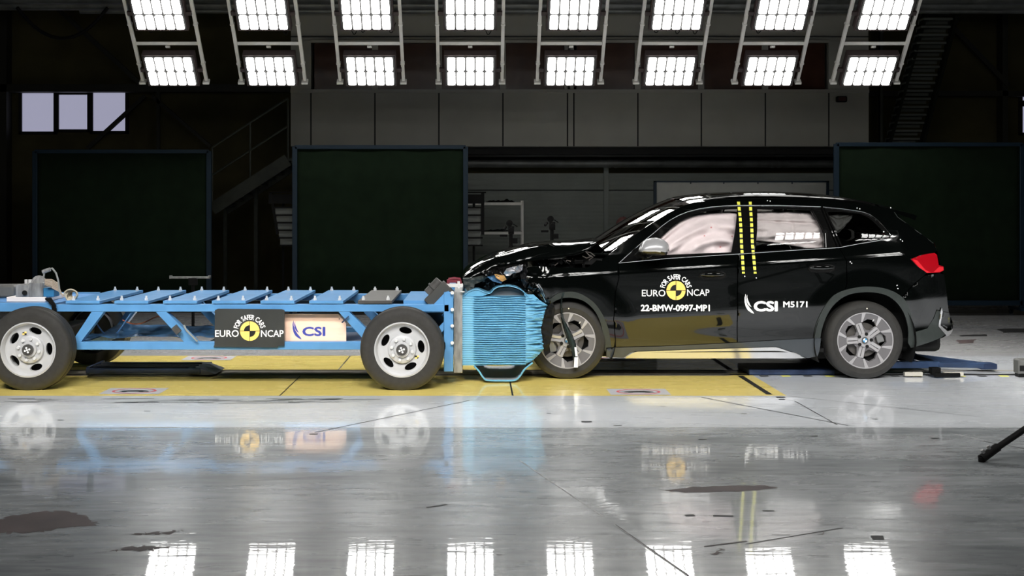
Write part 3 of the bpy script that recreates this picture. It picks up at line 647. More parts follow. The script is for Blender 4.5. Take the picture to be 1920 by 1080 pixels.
def steel_wheel(cx, cz, y, rot, sgn, parent):
    ty = tyre_mb(RT, RR, .215, flat=cz).build('wheel', TYRE, parent, local=True)
    ty.location = Vector((cx, y, cz))-WLOC[parent.name]
    if sgn < 0: ty.rotation_euler = (0, 0, PI)
    hs = []
    for k in range(5):
        a = math.radians(rot+72*k); pts = [(.70*RR+.125*RR*math.cos(q*2*PI/20), .235*RR*math.sin(q*2*PI/20)) for q in range(20)]
        hs.append([(x*math.cos(a)-z*math.sin(a), x*math.sin(a)+z*math.cos(a)) for x, z in pts])
    prof = [(0, .03), (.14, .03), (.38, .028), (.44, .030), (.50, .052), (.58, .050), (.70, .042), (.83, .045), (.90, .04), (.93, .012), (.97, -.004), (1, .0)]
    m = MB(); cdt_disc(m, RR*.9, lambda r_: lin(prof, r_/RR), hs, hole_lip=.03); m.lathe((0, 0, 0), [(RR*q, lin(prof, q)) for q in (.9, .915, .93, .95, .97, .985)], 64)
    m.lathe((0, 0, 0), [(RR-.003, -.0015), (RR+.003, -.002), (RR+.003, .02), (RR-.03, .06), (RR-.035, .2)], 64)
    rim = m.build('rim', WSTEEL, ty, local=True, ang=50)
    MB().lathe((0, 0, 0), [(.01, .14), (RR-.03, .14)], 32).build('brake_disc', UNDER, ty, local=True)
    b = MB(); b.cyl((.385*RR, .03, 0), (.385*RR, .006, 0), .017, 6, .013); nut = b.build('wheel_nut', STEEL, ty, local=True)
    for k in range(8):
        o = nut if k == 0 else nut.copy()
        if k: COL.objects.link(o); o.parent = ty
        o.rotation_euler = (0, 2*PI*k/8+.2, 0)
    MB().lathe((0, 0, 0), [(.53*RR, .052), (.50*RR, .030), (.46*RR, .024), (.30*RR, .022), (.28*RR, .005), (.18*RR, .002)], 40).build('hub_flange', WSTEEL, ty, local=True)
    h = MB(); h.cyl((0, .03, 0), (0, -.012, 0), .19*RR+.004, 24); h.cyl((0, -.012, 0), (0, -.02, 0), .14*RR, 24)
    for k in range(5):
        a = math.radians(20)+2*PI*k/4 if k < 4 else 0; r_ = .085*RR if k < 4 else 0
        h.cyl((r_*math.cos(a), -.02, r_*math.sin(a)), (r_*math.cos(a), -.0215, r_*math.sin(a)), .008, 12, mi=1)
    h.build('hub_cap', [LEAD, WHITE], ty, local=True)
    s_ = MB(); a = math.radians(rot-36 if cx > -2 else rot+36); c = (.62*RR*math.cos(a), .62*RR*math.sin(a))
    for q in range(4):
        s_.add([(c[0]+(.018 if i in (1, 2) else 0)*(1 if q in (0, 3) else -1), .044, c[1]+(.014 if i in (2, 3) else 0)*(1 if q < 2 else -1)) for i in range(4)], [(0, 1, 2, 3)], q % 2)
    s_.build('marker_sticker', [YEL, BLK], ty, local=True)
ZW = .343
for (cx, rot) in ((at(52.5, -.67), 73), (at(753.5, -.67), 8)):
    steel_wheel(cx, ZW, -.67, rot, 1, tro); steel_wheel(cx, ZW, 1.20, rot+20, -1, tro)
    MB().cyl((cx, -.5, ZW), (cx, 1.0, ZW), .045, 16).build('axle', UNDER, tro)
    MB().bb(cx-.1, cx+.1, -.3, .8, ZW-.1, ZW+.12).build('axle_housing', UNDER, tro, bevel=.02)
# signs on the side
ys_ = TY-.022
board = MB().prism([(tx(403, ys_), zt(581.5, ys_)), (tx(408, ys_), zt(579, ys_)), (tx(528, ys_), zt(580, ys_)), (tx(533, ys_), zt(582, ys_)), (tx(533, ys_), zt(648, ys_)), (tx(521, ys_), zt(649, ys_)), (tx(520.5, ys_), zt(651.5, ys_)), (tx(400, ys_), zt(650, ys_)), (tx(402, ys_), zt(647, ys_))], ys_, TY-.001).build('black_sign_board', BOARD, tro)
FB = lambda u, v, l=0: P(u, v, ys_-.0005-l*.4)
m = MB(); put_text(m, 'EURO', (403.5, 619, 447.5, 631.5), FB, .01); put_text(m, 'NCAP', (489.5, 619, 531.5, 631.5), FB, .01)
put_arc(m, 'FOR SAFER CARS', (468, 621), 21.8, 31, math.radians(167), math.radians(13), FB, .018); m.build('lettering', WHITE, board)
target_emblem((468.3, 620.8), 1.02, FB, board)
yw_ = TY+.10
wood = MB().prism([(tx(528, yw_), zt(589, yw_)), (tx(634, yw_), zt(589, yw_)), (tx(649, yw_), zt(607, yw_)), (tx(649, yw_), zt(646, yw_)), (tx(528, yw_), zt(646, yw_))], yw_, yw_+.018).build('plywood_sign_board', WOOD, tro)
FW = lambda u, v, l=0: P(u, v, yw_-.0005-l*.4)
m = MB(); put_text(m, 'CSI', (568, 613.5, 609, 629.5), FW, .035); swoosh(m, .95, 548.5, 600.5, FW); m.build('lettering', NAVY, wood)
m = MB()
for u, v in ((533, 640), (621.5, 640.5), (636, 598)): m.add([FW(u-1, v-.8, .001), FW(u+1.2, v-.8, .001), FW(u+1.2, v+1, .001), FW(u-1, v+1, .001)], [(0, 1, 2, 3)])
m.build('screw', UNDER, wood)
MB().bar(P(641, 605, -.44), P(654, 593, -.44), .008, .012).build('cable_tie', NAVY2, tro)
# equipment on the rear deck
ye = -.2
def eb(a, b, c, d, y0_=ye, dep=.3): return MB().bb(at(a, y0_), at(b, y0_), y0_, y0_+dep, zt(d, y0_), zt(c, y0_))
eb(12, 85, 557, 566, dep=.5).build('white_base_plate', mat('pale_plate', (.6, .56, .55), .5), tro, bevel=.005)
ZB_ = 557
o = eb(29, 54, 534, 557.5).build('valve_block', ALU, tro, bevel=.006); MB().cyl(P(46, 549, ye), P(46, 549, ye-.02), .022, 12).build('port', UNDER, o)
o = eb(54, 80, 530, 557.5, dep=.25).build('valve_block', ALU, tro, bevel=.006)
m = MB(); 
for q in (49, 56, 61): m.cyl(P(q, 532, ye+.1), P(q, 524, ye+.1), .014, 10)
m.build('fitting', STEEL, tro)
m = MB(); m.cyl(P(73, 530, ye+.05), P(73, 530, ye+.2), .065, 20); m.cyl(P(73, 530, ye+.03), P(73, 530, ye+.05), .045, 20); m.build('pressure_regulator', ALU, tro, bevel=.003)
eb(80, 101, 540, 557, -.18, .15).build('solenoid_box', mat('mid_blue', (.03, .14, .28), .4), tro, bevel=.006)
m = MB(); m.tube([P(82, 519, ye), P(83, 510, ye), P(90, 504, ye), P(98, 503, ye), (P(105, 512, ye)), P(109, 525, ye), P(111, 540, ye), P(113, 552, ye)], .008, 8); m.build('cable', CABLEG, tro)
MB().cyl(P(80, 510, ye), P(94, 505, ye), .018, 10).build('connector', ALU, tro)
m = MB()
for q in range(6): m.tube([P(84, 524+q*2, ye-.01*q), P(97, 524+q*3, ye), P(108+q*1.2, 531+q*3.4, ye), P(112+q, 548+q, ye), P(119, 556, ye)], .006, 6)
m.build('cable_bundle', CABLEB, tro)
m = MB()
for q in range(9): 
    rr = .05-.003*q; m.tube([P(136, 552.5, ye)+Vector((rr*1.2*math.cos(a)*(1+.15*math.sin(3*a+q))*.9, (q-4)*.012, rr*math.sin(a))) for a in [2*PI*i/24 for i in range(24)]], .006, 6, closed=True)
m.build('cable_coil', mat('coil_beige', (.38, .34, .26), .6), tro)
m = MB()
for q in range(4): m.tube([P(86+q*3, 560, -.43), P(93+q*2, 566, -.46), P(99+q*1.3, 572, -.46), P(99+q*1.3, 583, -.45), P(97+q*2, 592, -.42)], .010, 6)
m.build('cable_bundle', CABLE, tro)
eb(-30, 26, 535, 558, .3, .25).build('battery_case', BOXG, tro, bevel=.02)
# front end: mounting plate, dampers, clamps, honeycomb barrier
yN = -.24; yFb = .76
for y_ in (yN-.04,): MB().bb(tx(851, y_), tx(867, y_), y_, yFb, zt(699, y_), zt(547, y_)).build('mounting_plate', ALU, tro, bevel=.003)
MB().bb(tx(838, yN), tx(851, yN), yN+.05, yFb-.05, zt(660, yN), zt(560, yN)).build('front_beam', BLUE, tro)
for v in (549, 580.5, 611, 643): MB().cyl(P(848, v, TY-.03), P(848, v, TY+.0), .016, 8).build('bolt', STEEL, tro)
m = MB(); m.cyl(P(804, 552, -.25), P(826, 527, -.25), .055, 20, .05); m.cyl(P(812, 542, -.25), P(815, 539, -.25), .062, 20); m.build('damper_cylinder', LEAD, tro, bevel=.004)
MB().bar(P(806, 572, -.28), P(842, 537, -.28), .16, .14).build('damper_block', mat('block_grey', (.045, .045, .042), .6), tro, bevel=.006)
m = MB(); m.tube([P(840, 532, -.26), P(843, 523, -.26), P(852, 522, -.26), P(862, 523, -.26), P(864, 532, -.26)], .014, 8); m.bar(P(838, 527, -.25), P(864, 527, -.25), .05, .025); m.build('clamp', CLAMP, tro)
m = MB(); m.bar(P(836, 535, -.25), P(868, 535, -.25), .08, .03); m.cyl(P(860, 541, -.28), P(860, 527, -.28), .013, 10); m.cyl(P(867, 548, -.3), P(867, 546, -.3), .02, 10); m.build('clamp_bracket', STEEL, tro, bevel=.003)
bar_ = root('honeycomb_barrier', P(870, 700, yN), 'light blue crushed honeycomb barrier block squeezed between trolley and car', 'barrier'); bar_.location.z = .3; WLOC[bar_.name] = Vector(bar_.location)
RE = [(556, 986), (560, 1008), (573, 1028), (583, 1024), (598, 1020), (612, 1017), (621, 1015.5), (633, 1018.5), (658, 1020.6), (667, 1010), (679, 999), (685, 986)]
def bar_pt(u, v, back=False):
    py = 555.5+v*129.5; px = 867+u*119
    ph = (py-556)/4.25; wv = 2*PI*(ph+.35*mnoise.noise(Vector((px*.03, py*.02, 0))))
    amp = sst(.16, .2, u)*(.010+.003*mnoise.noise(Vector((px*.05, py*.1, 2))))
    if u < .16: amp = .0015
    s_ = math.sin(wv); s_ = (abs(s_)**.6)*(1 if s_ > 0 else -1)
    y = yN+amp*s_*.9
    if back: y = yFb
    return P(px, py, yN)+Vector((0, y-yN, 0))
m = MB(); m.grid(60, 300, lambda u, v: bar_pt(u, v)); 
q0, q1, q2, q3 = P(867, 555.5, yN), P(986, 555.5, yN), P(986, 685, yN), P(867, 685, yN); D_ = Vector((0, yFb-yN, 0))
m.add([q0, q1, q2, q3, q0+D_, q1+D_, q2+D_, q3+D_], [(0, 1, 5, 4), (1, 2, 6, 5), (2, 3, 7, 6), (3, 0, 4, 7), (4, 5, 6, 7)])
m.build('rippled_block', BARR, bar_, ang=80)
def crump(u, v):
    py = 553+v*132; e = lin(RE, py); w_ = e-986
    px = 985+u*max(.5, w_+2.2*mnoise.noise(Vector((0, py*.25, 4))))
    q_ = mnoise.noise(Vector((px*.02, py*.16, 1)))+.45*mnoise.noise(Vector((px*.05, py*.42, 3))); y = yN+.03*(abs(q_)*2-.5)*u**.35+.012*mnoise.noise(Vector((px*.15, py*.2, 8)))*u+.05*u*u
    return P(px, py, yN)+Vector((0, y-yN, 0))
m = MB(); m.grid(30, 160, crump)
edge = [crump(1, v/40) for v in range(41)]; m.add(edge+[p+Vector((-.05, .75, 0)) for p in edge], [(i, i+1, 42+i, 41+i) for i in range(40)])
m.build('crumpled_front', BARR, bar_, ang=60)
def sheet(path, name, y0_, y1_, mats, thick=.004, edge_r=.006):
    n = len(path)*6; pts = [(interp([(i, p[0]) for i, p in enumerate(path)], t_*(len(path)-1)), interp([(i, p[1]) for i, p in enumerate(path)], t_*(len(path)-1))) for t_ in [k/n for k in range(n+1)]]
    m = MB(); W3 = [P(a, b, y0_) for a, b in pts]; 
    m.add([p for p in W3]+[p+Vector((0, y1_-y0_, 0)) for p in W3], [(i, i+1, n+2+i, n+1+i) for i in range(n)], 1)
    m.tube(W3, edge_r, 8); return m.build(name, mats, bar_)
sheet([(889, 686), (898, 696), (906, 708), (914, 713), (940, 714), (965, 713), (975, 705), (984, 692), (999, 680)], 'lower_cover_sheet', yN+.01, yFb, [BARR, mat('sheet_light_grey', (.3, .31, .32), .5, metal=.2)], edge_r=.008)
sheet([(868, 556), (880, 547), (895, 543), (908, 548), (919, 550), (927, 542), (938, 537.5), (955, 536.5), (972, 541), (984, 549), (990, 556)], 'upper_cover_sheet', yN+.02, yFb, [BARR, BARR], edge_r=.004)
def skirt(pts, nm):
    q = [(P(a, b, yN+.03).x, P(a, b, yN+.03).z) for a, b in pts]; MB().prism(q, yN+.025, yN+.035).build(nm, BARR, bar_, bevel=.003)
skirt([(868, 556), (880, 547.5), (895, 543.5), (908, 548), (921, 549), (912, 553), (900, 556)], 'upper_cover_flap'); skirt([(982, 548), (990, 552), (1000, 552), (1010, 561), (985, 560)], 'upper_cover_flap')
m = MB(); m.prism([(P(a, b, yN+.1).x, P(a, b, yN+.1).z) for a, b in ((915, 556), (928, 544), (940, 540), (956, 539), (971, 543), (982, 549), (987, 556))], yN+.1, yN+.12); m.build('inner_foil', ALUG, bar_)
# ------------------------------------------------------------------ the car
YB0 = -.035; YCC = .885
car = root('crashed_car', (2.2, YCC, 0), 'black estate-shaped off-road car with crumpled nose and deployed side airbags', 'car')
PROF = [(.10, .14), (.20, .108), (.30, .083), (.42, .056), (.50, .0375), (.53, .0305), (.545, .0275), (.56, .0258), (.62, .0225), (.70, .018), (.85, .0065), (.93, .001), (.95, .0), (.96, .001), (.970, .0045), (.98, .007), (1.0, .0100), (1.06, .0175), (1.11, .0245), (1.125, .0275), (1.14, .0315), (1.20, .0501), (1.25, .0668), (1.30, .085), (1.40, .1255), (1.50, .172), (1.56, .210), (1.60, .247), (1.66, .33), (1.75, .5)]
def Yin(x, z):
    wz = sst(.30, .50, z)*(1-sst(1.32, 1.5, z)); zz = z-.062*(x-1.25)*wz
    y = interp(PROF, zz)
    if x > 3.8: y += .16*((x-3.8)/.55)**2.2
    if x > 3.0 and z > 1.0: y += .07*((x-3.0)/1.3)**2*sst(1.0, 1.5, z)
    if x < .75: y += .05*(.75-x)**2+.02*mnoise.noise(Vector((x*6, z*6, 0)))*sst(.75, .45, x)
    # bulge round the wheel arches
    for cx_ in (.848, 3.509):
        r_ = math.hypot(x-cx_, (z-.345)); y -= .014*(1-sst(.46, .66, r_))
    return YB0+y
CREASE = (.524, .532, .540, .548, .557, .566, .936, .944, .952, .957, .962, .967, .972, .977, .983, .990, 1.0, 1.01)
def S(px, py, off=0.0):
    y = 0
    for _ in range(8):
        d = y-CAMY; x = (px-CX)/F*d; z = CAMZ-(py-CY)/F*d; y = Yin(x, z)-off
    return Vector(((px-CX)/F*(y-CAMY), y, CAMZ-(py-CY)/F*(y-CAMY)))
def Sn(x, z):
    e = .004; dx = (Yin(x+e, z)-Yin(x-e, z))/(2*e); dz = (Yin(x, z+e)-Yin(x, z-e))/(2*e)
    return Vector((dx, -1, dz)).normalized()
def mirror(p): return Vector((p[0], 2*YCC-p[1], p[2]))
def inpoly(p, poly):
    c_ = False; j = len(poly)-1
    for i in range(len(poly)):
        if (poly[i][1] > p[1]) != (poly[j][1] > p[1]) and p[0] < (poly[j][0]-poly[i][0])*(p[1]-poly[i][1])/(poly[j][1]-poly[i][1])+poly[i][0]: c_ = not c_
        j = i
    return c_
def dense(pts, closed=True, st=.02):
    out = []; n = len(pts)
    for i in range(n if closed else n-1):
        a, b = pts[i], pts[(i+1) % n]; k = max(1, int(math.hypot(b[0]-a[0], b[1]-a[1])/st))
        for q in range(k): out.append((a[0]+(b[0]-a[0])*q/k, a[1]+(b[1]-a[1])*q/k))
    if not closed: out.append(tuple(pts[-1]))
    return out
def smooth(pts, n=4):
    m_ = len(pts)-1; X = [(i, p[0]) for i, p in enumerate(pts)]; Z = [(i, p[1]) for i, p in enumerate(pts)]
    return [(interp(X, k/n), interp(Z, k/n)) for k in range(m_*n+1)]
def panel(name, px, mt, parent=car, off=0.0, step=.025, thick=.02, holes=(), both=True, wob=None):
    """body panel: its outline laid on the curved body side, returned edges turned inwards"""
    outs = []
    for sgn in ((1, -1) if both else (1,)):
        def to(q): s_ = S(q[0], q[1], off); return (s_.x, s_.z)
        poly = dense([to(q) for q in px]); hol = [dense([to(q) for q in h]) for h in holes]
        V = [Vector(p) for p in poly]; E = [(i, (i+1) % len(poly)) for i in range(len(poly))]
        for h in hol: o = len(V); V += [Vector(p) for p in h]; E += [(o+i, o+(i+1) % len(h)) for i in range(len(h))]
        x0, x1 = min(p[0] for p in poly), max(p[0] for p in poly); z0, z1 = min(p[1] for p in poly), max(p[1] for p in poly)
        edge_pts = poly+[p for h in hol for p in h]
        nx, nz = int((x1-x0)/step)+1, int((z1-z0)/step)+1
        cell = {}
        for p in edge_pts: cell.setdefault((int(p[0]/step), int(p[1]/step)), []).append(p)
        for i in range(nx+1):
            for j in range(nz+1):
                p = (x0+i*step+.0007, z0+(j+(.5 if i % 2 else 0))*step+.0003)
                zz_ = p[1]-.062*(p[0]-1.25)
                if any(l_-.011 < zz_ < l_+.011 for l_ in CREASE): continue
                if not inpoly(p, poly) or any(inpoly(p, h) for h in hol): continue
                ci, cj = int(p[0]/step), int(p[1]/step)
                if any(math.hypot(p[0]-q[0], p[1]-q[1]) < step*.45 for a in (-1, 0, 1) for b in (-1, 0, 1) for q in cell.get((ci+a, cj+b), ())): continue
                V.append(Vector(p))
        for zl in CREASE:                                   # extra rows of points along the body creases
            x = x0+step/2
            while x < x1:
                p = (x, zl+.062*(x-1.25)); x += step
                if not inpoly(p, poly) or any(inpoly(p, h) for h in hol): continue
                if any(math.hypot(p[0]-q[0], p[1]-q[1]) < .006 for q in edge_pts if abs(q[0]-p[0]) < .006): continue
                V.append(Vector(p))
        r = delaunay_2d_cdt(V, E, [], 0, 1e-7)
        fs = []
        for f in r[2]:
            c_ = (sum(r[0][i][0] for i in f)/3, sum(r[0][i][1] for i in f)/3)
            if inpoly(c_, poly) and not any(inpoly(c_, h) for h in hol): fs.append(tuple(f))
        vs = []; ns = []
        for v in r[0]:
            y = Yin(v[0], v[1])-off+(wob(v[0], v[1]) if wob else 0); p = Vector((v[0], y, v[1])); n_ = Sn(v[0], v[1])
            if sgn < 0: p = mirror(p); n_ = Vector((n_.x, -n_.y, n_.z))
            vs.append(p); ns.append(n_)
        used = sorted({i for f in fs for i in f}); mp = {a: b for b, a in enumerate(used)}
        if sgn < 0: fs = [f[::-1] for f in fs]
        m = MB(); F2 = [tuple(mp[i] for i in f) for f in fs]; V2 = [vs[i] for i in used]; N2 = [ns[i] for i in used]
        # orient faces outward
        F2 = [f if (V2[f[1]]-V2[f[0]]).cross(V2[f[2]]-V2[f[0]]).dot(N2[f[0]]) >= 0 else f[::-1] for f in F2]
        m.add(V2, F2); ln = [] if wob else [N2[i] for f in F2 for i in f]
        cnt = {}
        for f in F2:
            for k in range(len(f)): e = (f[k], f[(k+1) % len(f)]); cnt[e] = 1
        rim = [e for e in cnt if (e[1], e[0]) not in cnt]; o = len(m.v)
        idx = {}
        for a, b in rim:
            for q in (a, b):
                if q not in idx: idx[q] = o+len(idx)
        inv = sorted(idx, key=lambda q: idx[q])
        m.v += [tuple(V2[q]+Vector((0, thick*sgn, 0))) for q in inv]
        for a, b in rim:
            f = (b, a, idx[a], idx[b]); m.f.append(f); m.m.append(0)
            n_ = (Vector(m.v[a])-Vector(m.v[b])).cross(Vector(m.v[idx[a]])-Vector(m.v[b])); n_ = n_.normalized() if n_.length > 1e-12 else Vector((0, 0, 1)); ln += [n_]*4
        if not wob: m.loopn = ln
        outs.append(m.build(name, mt, parent, ang=50))
    return outs
def arc(c, r, a0, a1, n=14, rz=None):
    rz = rz or r
    return [(c[0]+r*math.cos(math.radians(a0+(a1-a0)*i/n)), c[1]-rz*math.sin(math.radians(a0+(a1-a0)*i/n))) for i in range(n+1)]
FC = (1063, 640); RC = (1622, 640)
FARC = [(1030, 562), (1045, 551), (1060, 547.5), (1080, 548), (1100, 557), (1117, 571), (1131, 592), (1141, 618), (1146, 648)]; FARC = smooth(FARC)
RARC = [(1526, 634), (1529, 612), (1539, 588), (1551, 568), (1565, 553), (1588, 543), (1622, 537.5), (1655, 540), (1680, 549), (1697, 563), (1707, 585), (1712, 612), (1714, 632)]; RARC = smooth(RARC); RK = min(range(len(RARC)), key=lambda i: abs(RARC[i][0]-1588)); RK2 = min(range(len(RARC)), key=lambda i: abs(RARC[i][0]-1689)+abs(RARC[i][1]-555))
g = .9
DT = [(1160, 493), (1185, 470.5), (1205, 453), (1225, 437), (1240, 424), (1255, 413), (1272, 403.5), (1290, 396.5), (1310, 391.5), (1332, 388), (1356, 386), (1380, 385), (1460, 385), (1540, 387.5)]
DQ = [(1540, 387.5), (1580, 391.5), (1605, 395), (1620, 398), (1632, 402.5), (1643, 410), (1656, 423), (1667, 436), (1670, 441), (1668, 446), (1655, 449.5), (1573, 464)]
DB = [(1160, 493), (1250, 484.5), (1320, 480), (1385, 476), (1480, 469.5), (1573, 464)]
# uniside frame: A pillar, roof side, D pillar and rear quarter
WS = [(1128, 487.5), (1150, 470.5), (1180, 448), (1215, 423), (1250, 401.5), (1275, 388.5), (1292, 382), (1310, 378.5), (1350, 375)]
RL = [(1400, 373.5), (1450, 373), (1500, 373.5), (1560, 376), (1620, 382.5), (1678, 393)]
body_side = WS+RL+[(1682, 400), (1690, 411), (1720, 433), (1750, 455), (1757, 470), (1752, 474), (1725, 478.5), (1708, 486), (1721, 500), (1737, 512), (1732, 517), (1710, 535), (1691, 556)]+RARC[RK2:RK:-1]+[(1586, 543), (1589, 530), (1588, 490), (1582, 478), (1574, 464.6)]+DQ[-2::-1]+DT[-2::-1]+[(1145, 492)]
panel('body_side_frame', body_side, PAINT)
# front wing
wing = [(1158, 494), (1128, 488.5), (1119, 488), (1112, 494), (1104, 500), (1096, 502), (1060, 502), (1030, 501), (1002, 499), (990, 501), (984, 506), (976, 511), (981, 520), (986, 528), (998, 535), (1010, 547), (1022, 560)]+FARC+[(1147, 651), (1154, 650.5), (1150, 600), (1153, 550), (1160, 520)]
panel('front_wing', wing, PAINT, wob=lambda x, z: .02*mnoise.noise(Vector((x*9, z*9, 5)))*sst(.85, .55, x))
fdoor = [(1159.3, 494), (1250, 485.5), (1384, 477), (1382, 500), (1381.5, 600), (1381.5, 641.5), (1240, 648.5), (1155.3, 650.3), (1151.5, 600), (1154.5, 550), (1161.3, 520)]
panel('front_door', fdoor, PAINT)
rdoor = [(1386, 477), (1480, 470.5), (1573, 465.2), (1580.5, 478), (1586.5, 490), (1587.5, 530), (1584, 543.6)]+RARC[RK::-1]+[(1450, 637.5), (1383.3, 641.3), (1383.3, 600), (1383.7, 500)]
panel('rear_door', rdoor, PAINT)
bump = [(1733, 517.5), (1762, 512), (1770, 515), (1773, 535), (1776, 560), (1779, 585), (1767, 584), (1756, 580), (1750, 596), (1739, 615), (1715, 622)]+RARC[:RK2+1:-1]+[(1692.5, 557), (1711, 536.5)]
panel('rear_bumper', bump, PAINT)
panel('bumper_lower', [(1715.5, 622.5), (1739, 616), (1751, 597), (1757, 581), (1765, 585), (1761, 611), (1776, 624), (1765, 633), (1745, 641), (1708, 652.5), (1706, 640), (1714, 632)], PLAST)
panel('bumper_accent', [(1766, 577), (1767.6, 585), (1763.5, 610), (1777, 621.5), (1787, 618), (1783, 626), (1776, 631), (1760, 612), (1763.5, 586)], SILVER, off=.012)
panel('bumper_corner', [(1779.5, 586), (1768.5, 585), (1764.5, 609.5), (1778, 620.5), (1786, 617.5), (1787, 606)], PAINT, off=.0)
# cladding
panel('wheel_arch_trim', [(1024, 561)]+FARC+[(1147, 651), (1137, 652), (1135, 660)]+smooth([(1132, 640), (1128, 612), (1119, 589), (1106, 573), (1090, 562.5), (1067, 558), (1048, 561), (1032, 570)]), PLAST, off=.008)
RIN = [(1703, 643), (1703, 618), (1697, 592), (1684, 570), (1665, 555), (1643, 549), (1620, 548), (1597, 551), (1577, 560), (1560, 576), (1548, 597), (1541, 618), (1538, 634)]; RIN = smooth(RIN)
panel('wheel_arch_trim', RARC+[(1708, 652)]+RIN, PLAST, off=.008)
SIL = [(1172, 672), (1182, 664), (1192, 659.5), (1320, 655), (1450, 651), (1458, 651.5), (1485, 661), (1512, 672)]
panel('sill_cladding', [(1147, 652), (1240, 649.5), (1382, 642.6), (1450, 638.5), (1527, 634.5), (1539, 634.5), (1537, 655), (1533, 668), (1514, 671.5), (1486, 660), (1458, 650.3), (1448, 650), (1320, 653.8), (1191, 658.4), (1181, 662.8), (1170, 671), (1137, 670), (1137, 654)], mat('sill_dark', (.03, .036, .042), .22, coat=.4), off=.006)
def sill_pt(u, v):
    px = 1172+u*340; top = lin(SIL, px); a = S(px, top, .006); b = S(px, 672.3, .006) + Vector((0, .015, 0)); return a.lerp(b, v)
for sg in (1, -1):
    m = MB(); m.grid(60, 6, (lambda u, v: sill_pt(u, v)) if sg > 0 else (lambda u, v: mirror(sill_pt(u, v)))); m.build('sill_silver_insert', SILVER, car)
MB().bb(1.3, 3.15, .06, 1.7, .235, .27).build('underbody', UNDER, car)
MB().bb(.5, 4.1, .25, 1.5, .25, .32).build('underbody', UNDER, car)
MB().bb(3.6, 4.28, .2, 1.55, .22, .6).build('rear_underbody', UNDER, car, bevel=.05)
# black pillars and glass
fglass = [(1205, 479.5), (1240, 444), (1262, 424), (1280, 411), (1300, 402), (1330, 395.5), (1356, 393), (1383, 392), (1371, 473)]
PIL = [(1357, 387.2), (1380, 386.2), (1460, 386.2), (1539, 388.7), (1572, 462.6), (1480, 468.4), (1385, 475), (1352, 477)]
rglass = [(1420, 392.5), (1470, 392), (1519, 394), (1530, 410), (1541, 433), (1545, 447), (1545, 463.5), (1480, 467.5), (1416, 471.3)]
panel('window_surround', [(1163, 492)]+[(a+.5, b+1) for a, b in DT[1:]]+[(1571, 462.8)]+[(a, b-1) for a, b in DB[-2:0:-1]], GLOSSB, off=-.006, holes=[fglass, rglass])
qglass = [(1565, 397.5), (1590, 398.5), (1612, 401), (1626, 407), (1637, 415), (1652, 430), (1665, 444), (1650, 449), (1576, 461.5), (1562, 430), (1549, 399)]
panel('quarter_surround', [(1543, 389.5)]+[(a, b+1) for a, b in DQ[1:9]]+[(1666, 445), (1655, 448.3), (1575, 462.8)], GLOSSB, off=-.006, holes=[[(1566, 397.5), (1590, 398.5), (1612, 401), (1626, 407), (1637, 415), (1652, 430), (1663, 443), (1650, 448), (1578, 460.5), (1564, 430), (1552, 398)]])
panel('side_window', [(1418, 391), (1521, 392.5), (1547, 437), (1547, 465), (1414, 472.5)], GLS, off=-.010, thick=.003)
panel('quarter_window', [(1551, 397)]+[(1590, 397.5), (1613, 400), (1628, 406), (1638, 414), (1653, 429), (1667, 444), (1650, 450), (1577, 462), (1563, 430)], GLSD, off=-.008, thick=.003)
for sg in (1, -1):
    fx = (lambda p: p) if sg > 0 else mirror
    m = MB(); m.tube([fx(S(a, b, .004)) for a, b in DT], .0055, 6); m.tube([fx(S(a, b, .004)) for a, b in DQ[:-1]], .0045, 6); m.tube([fx(S(a, b, .005)) for a, b in DB], .0052, 6)
    m.tube([fx(S(a, b, .005)) for a, b in ((1655, 449.5), (1610, 457), (1573, 464))], .0052, 6)
    m.tube([fx(S(1540+33*t_, 388+76*t_, .002)) for t_ in [i/8 for i in range(9)]], .0035, 6)
    m.build('window_chrome_strip', CHROME, car)
    for pth_, r_ in (([fx(S(1541+31*t_, 388+75*t_, .008)) for t_ in [i/8 for i in range(9)]], .010), ([fx(S(1548+30*t_, 395+67*t_, .0)) for t_ in [i/8 for i in range(9)]], .009),
                     ([fx(S(1522+26*t_, 390+48*t_, .0)) for t_ in [i/8 for i in range(9)]]+[fx(S(1549, 464, 0))], .007), ([fx(S(1414.5+4*(1-t_), 392+80*t_, -.004)) for t_ in [i/6 for i in range(7)]], .006)):
        MB().tube(pth_, r_, 8).build('window_seal', GLOSSB, car)
# roof
roofN = [(1292, 382), (1310, 378.5), (1350, 375), (1400, 373.5), (1450, 373), (1500, 373.5), (1560, 376), (1620, 382.5), (1678, 393)]
roofC = [(1266, 376.5), (1300, 370.5), (1350, 367), (1400, 366), (1450, 366), (1500, 367.5), (1560, 371), (1620, 378), (1680, 390)]
ctl = [S(*q) for q in roofN]
def roof_pt(u, v):
    t_ = u*(len(roofN)-1); e = Vector([interp([(i, c[k]) for i, c in enumerate(ctl)], t_) for k in range(3)])
    hc = .055+.02*math.sin(PI*u)
    w_ = 2*v-1; y = YCC+w_*(YCC-e.y); return Vector((e.x-.06*(1-w_*w_)*(1-u)**2, y, e.z+hc*(1-abs(w_)**2.6)))
m = MB(); m.grid(48, 40, roof_pt); m.build('roof', PAINT, car, ang=80)
for sg in (1, -1):
    m = MB(); fx = (lambda p: p) if sg > 0 else mirror
    rr = [(1318, 374), (1340, 370.5), (1365, 368), (1400, 366.3), (1450, 366), (1500, 367.5), (1560, 371.3), (1600, 375.3), (1628, 380), (1640, 384)]
    m.tube([fx(P(a, b+.8, S(a, b+7).y+.06)) for a, b in rr], [.006, .012, .014, .014, .014, .014, .014, .014, .012, .006], 10); m.build('roof_rail', GLOSSB, car)
m = MB()
for px in (1371, 1393, 1416): m.cyl(P(px, 368, .62), P(px, 361.5, .62), .0035, 6); m.cyl(P(px, 362, .62), P(px, 361, .62), .009, 8)
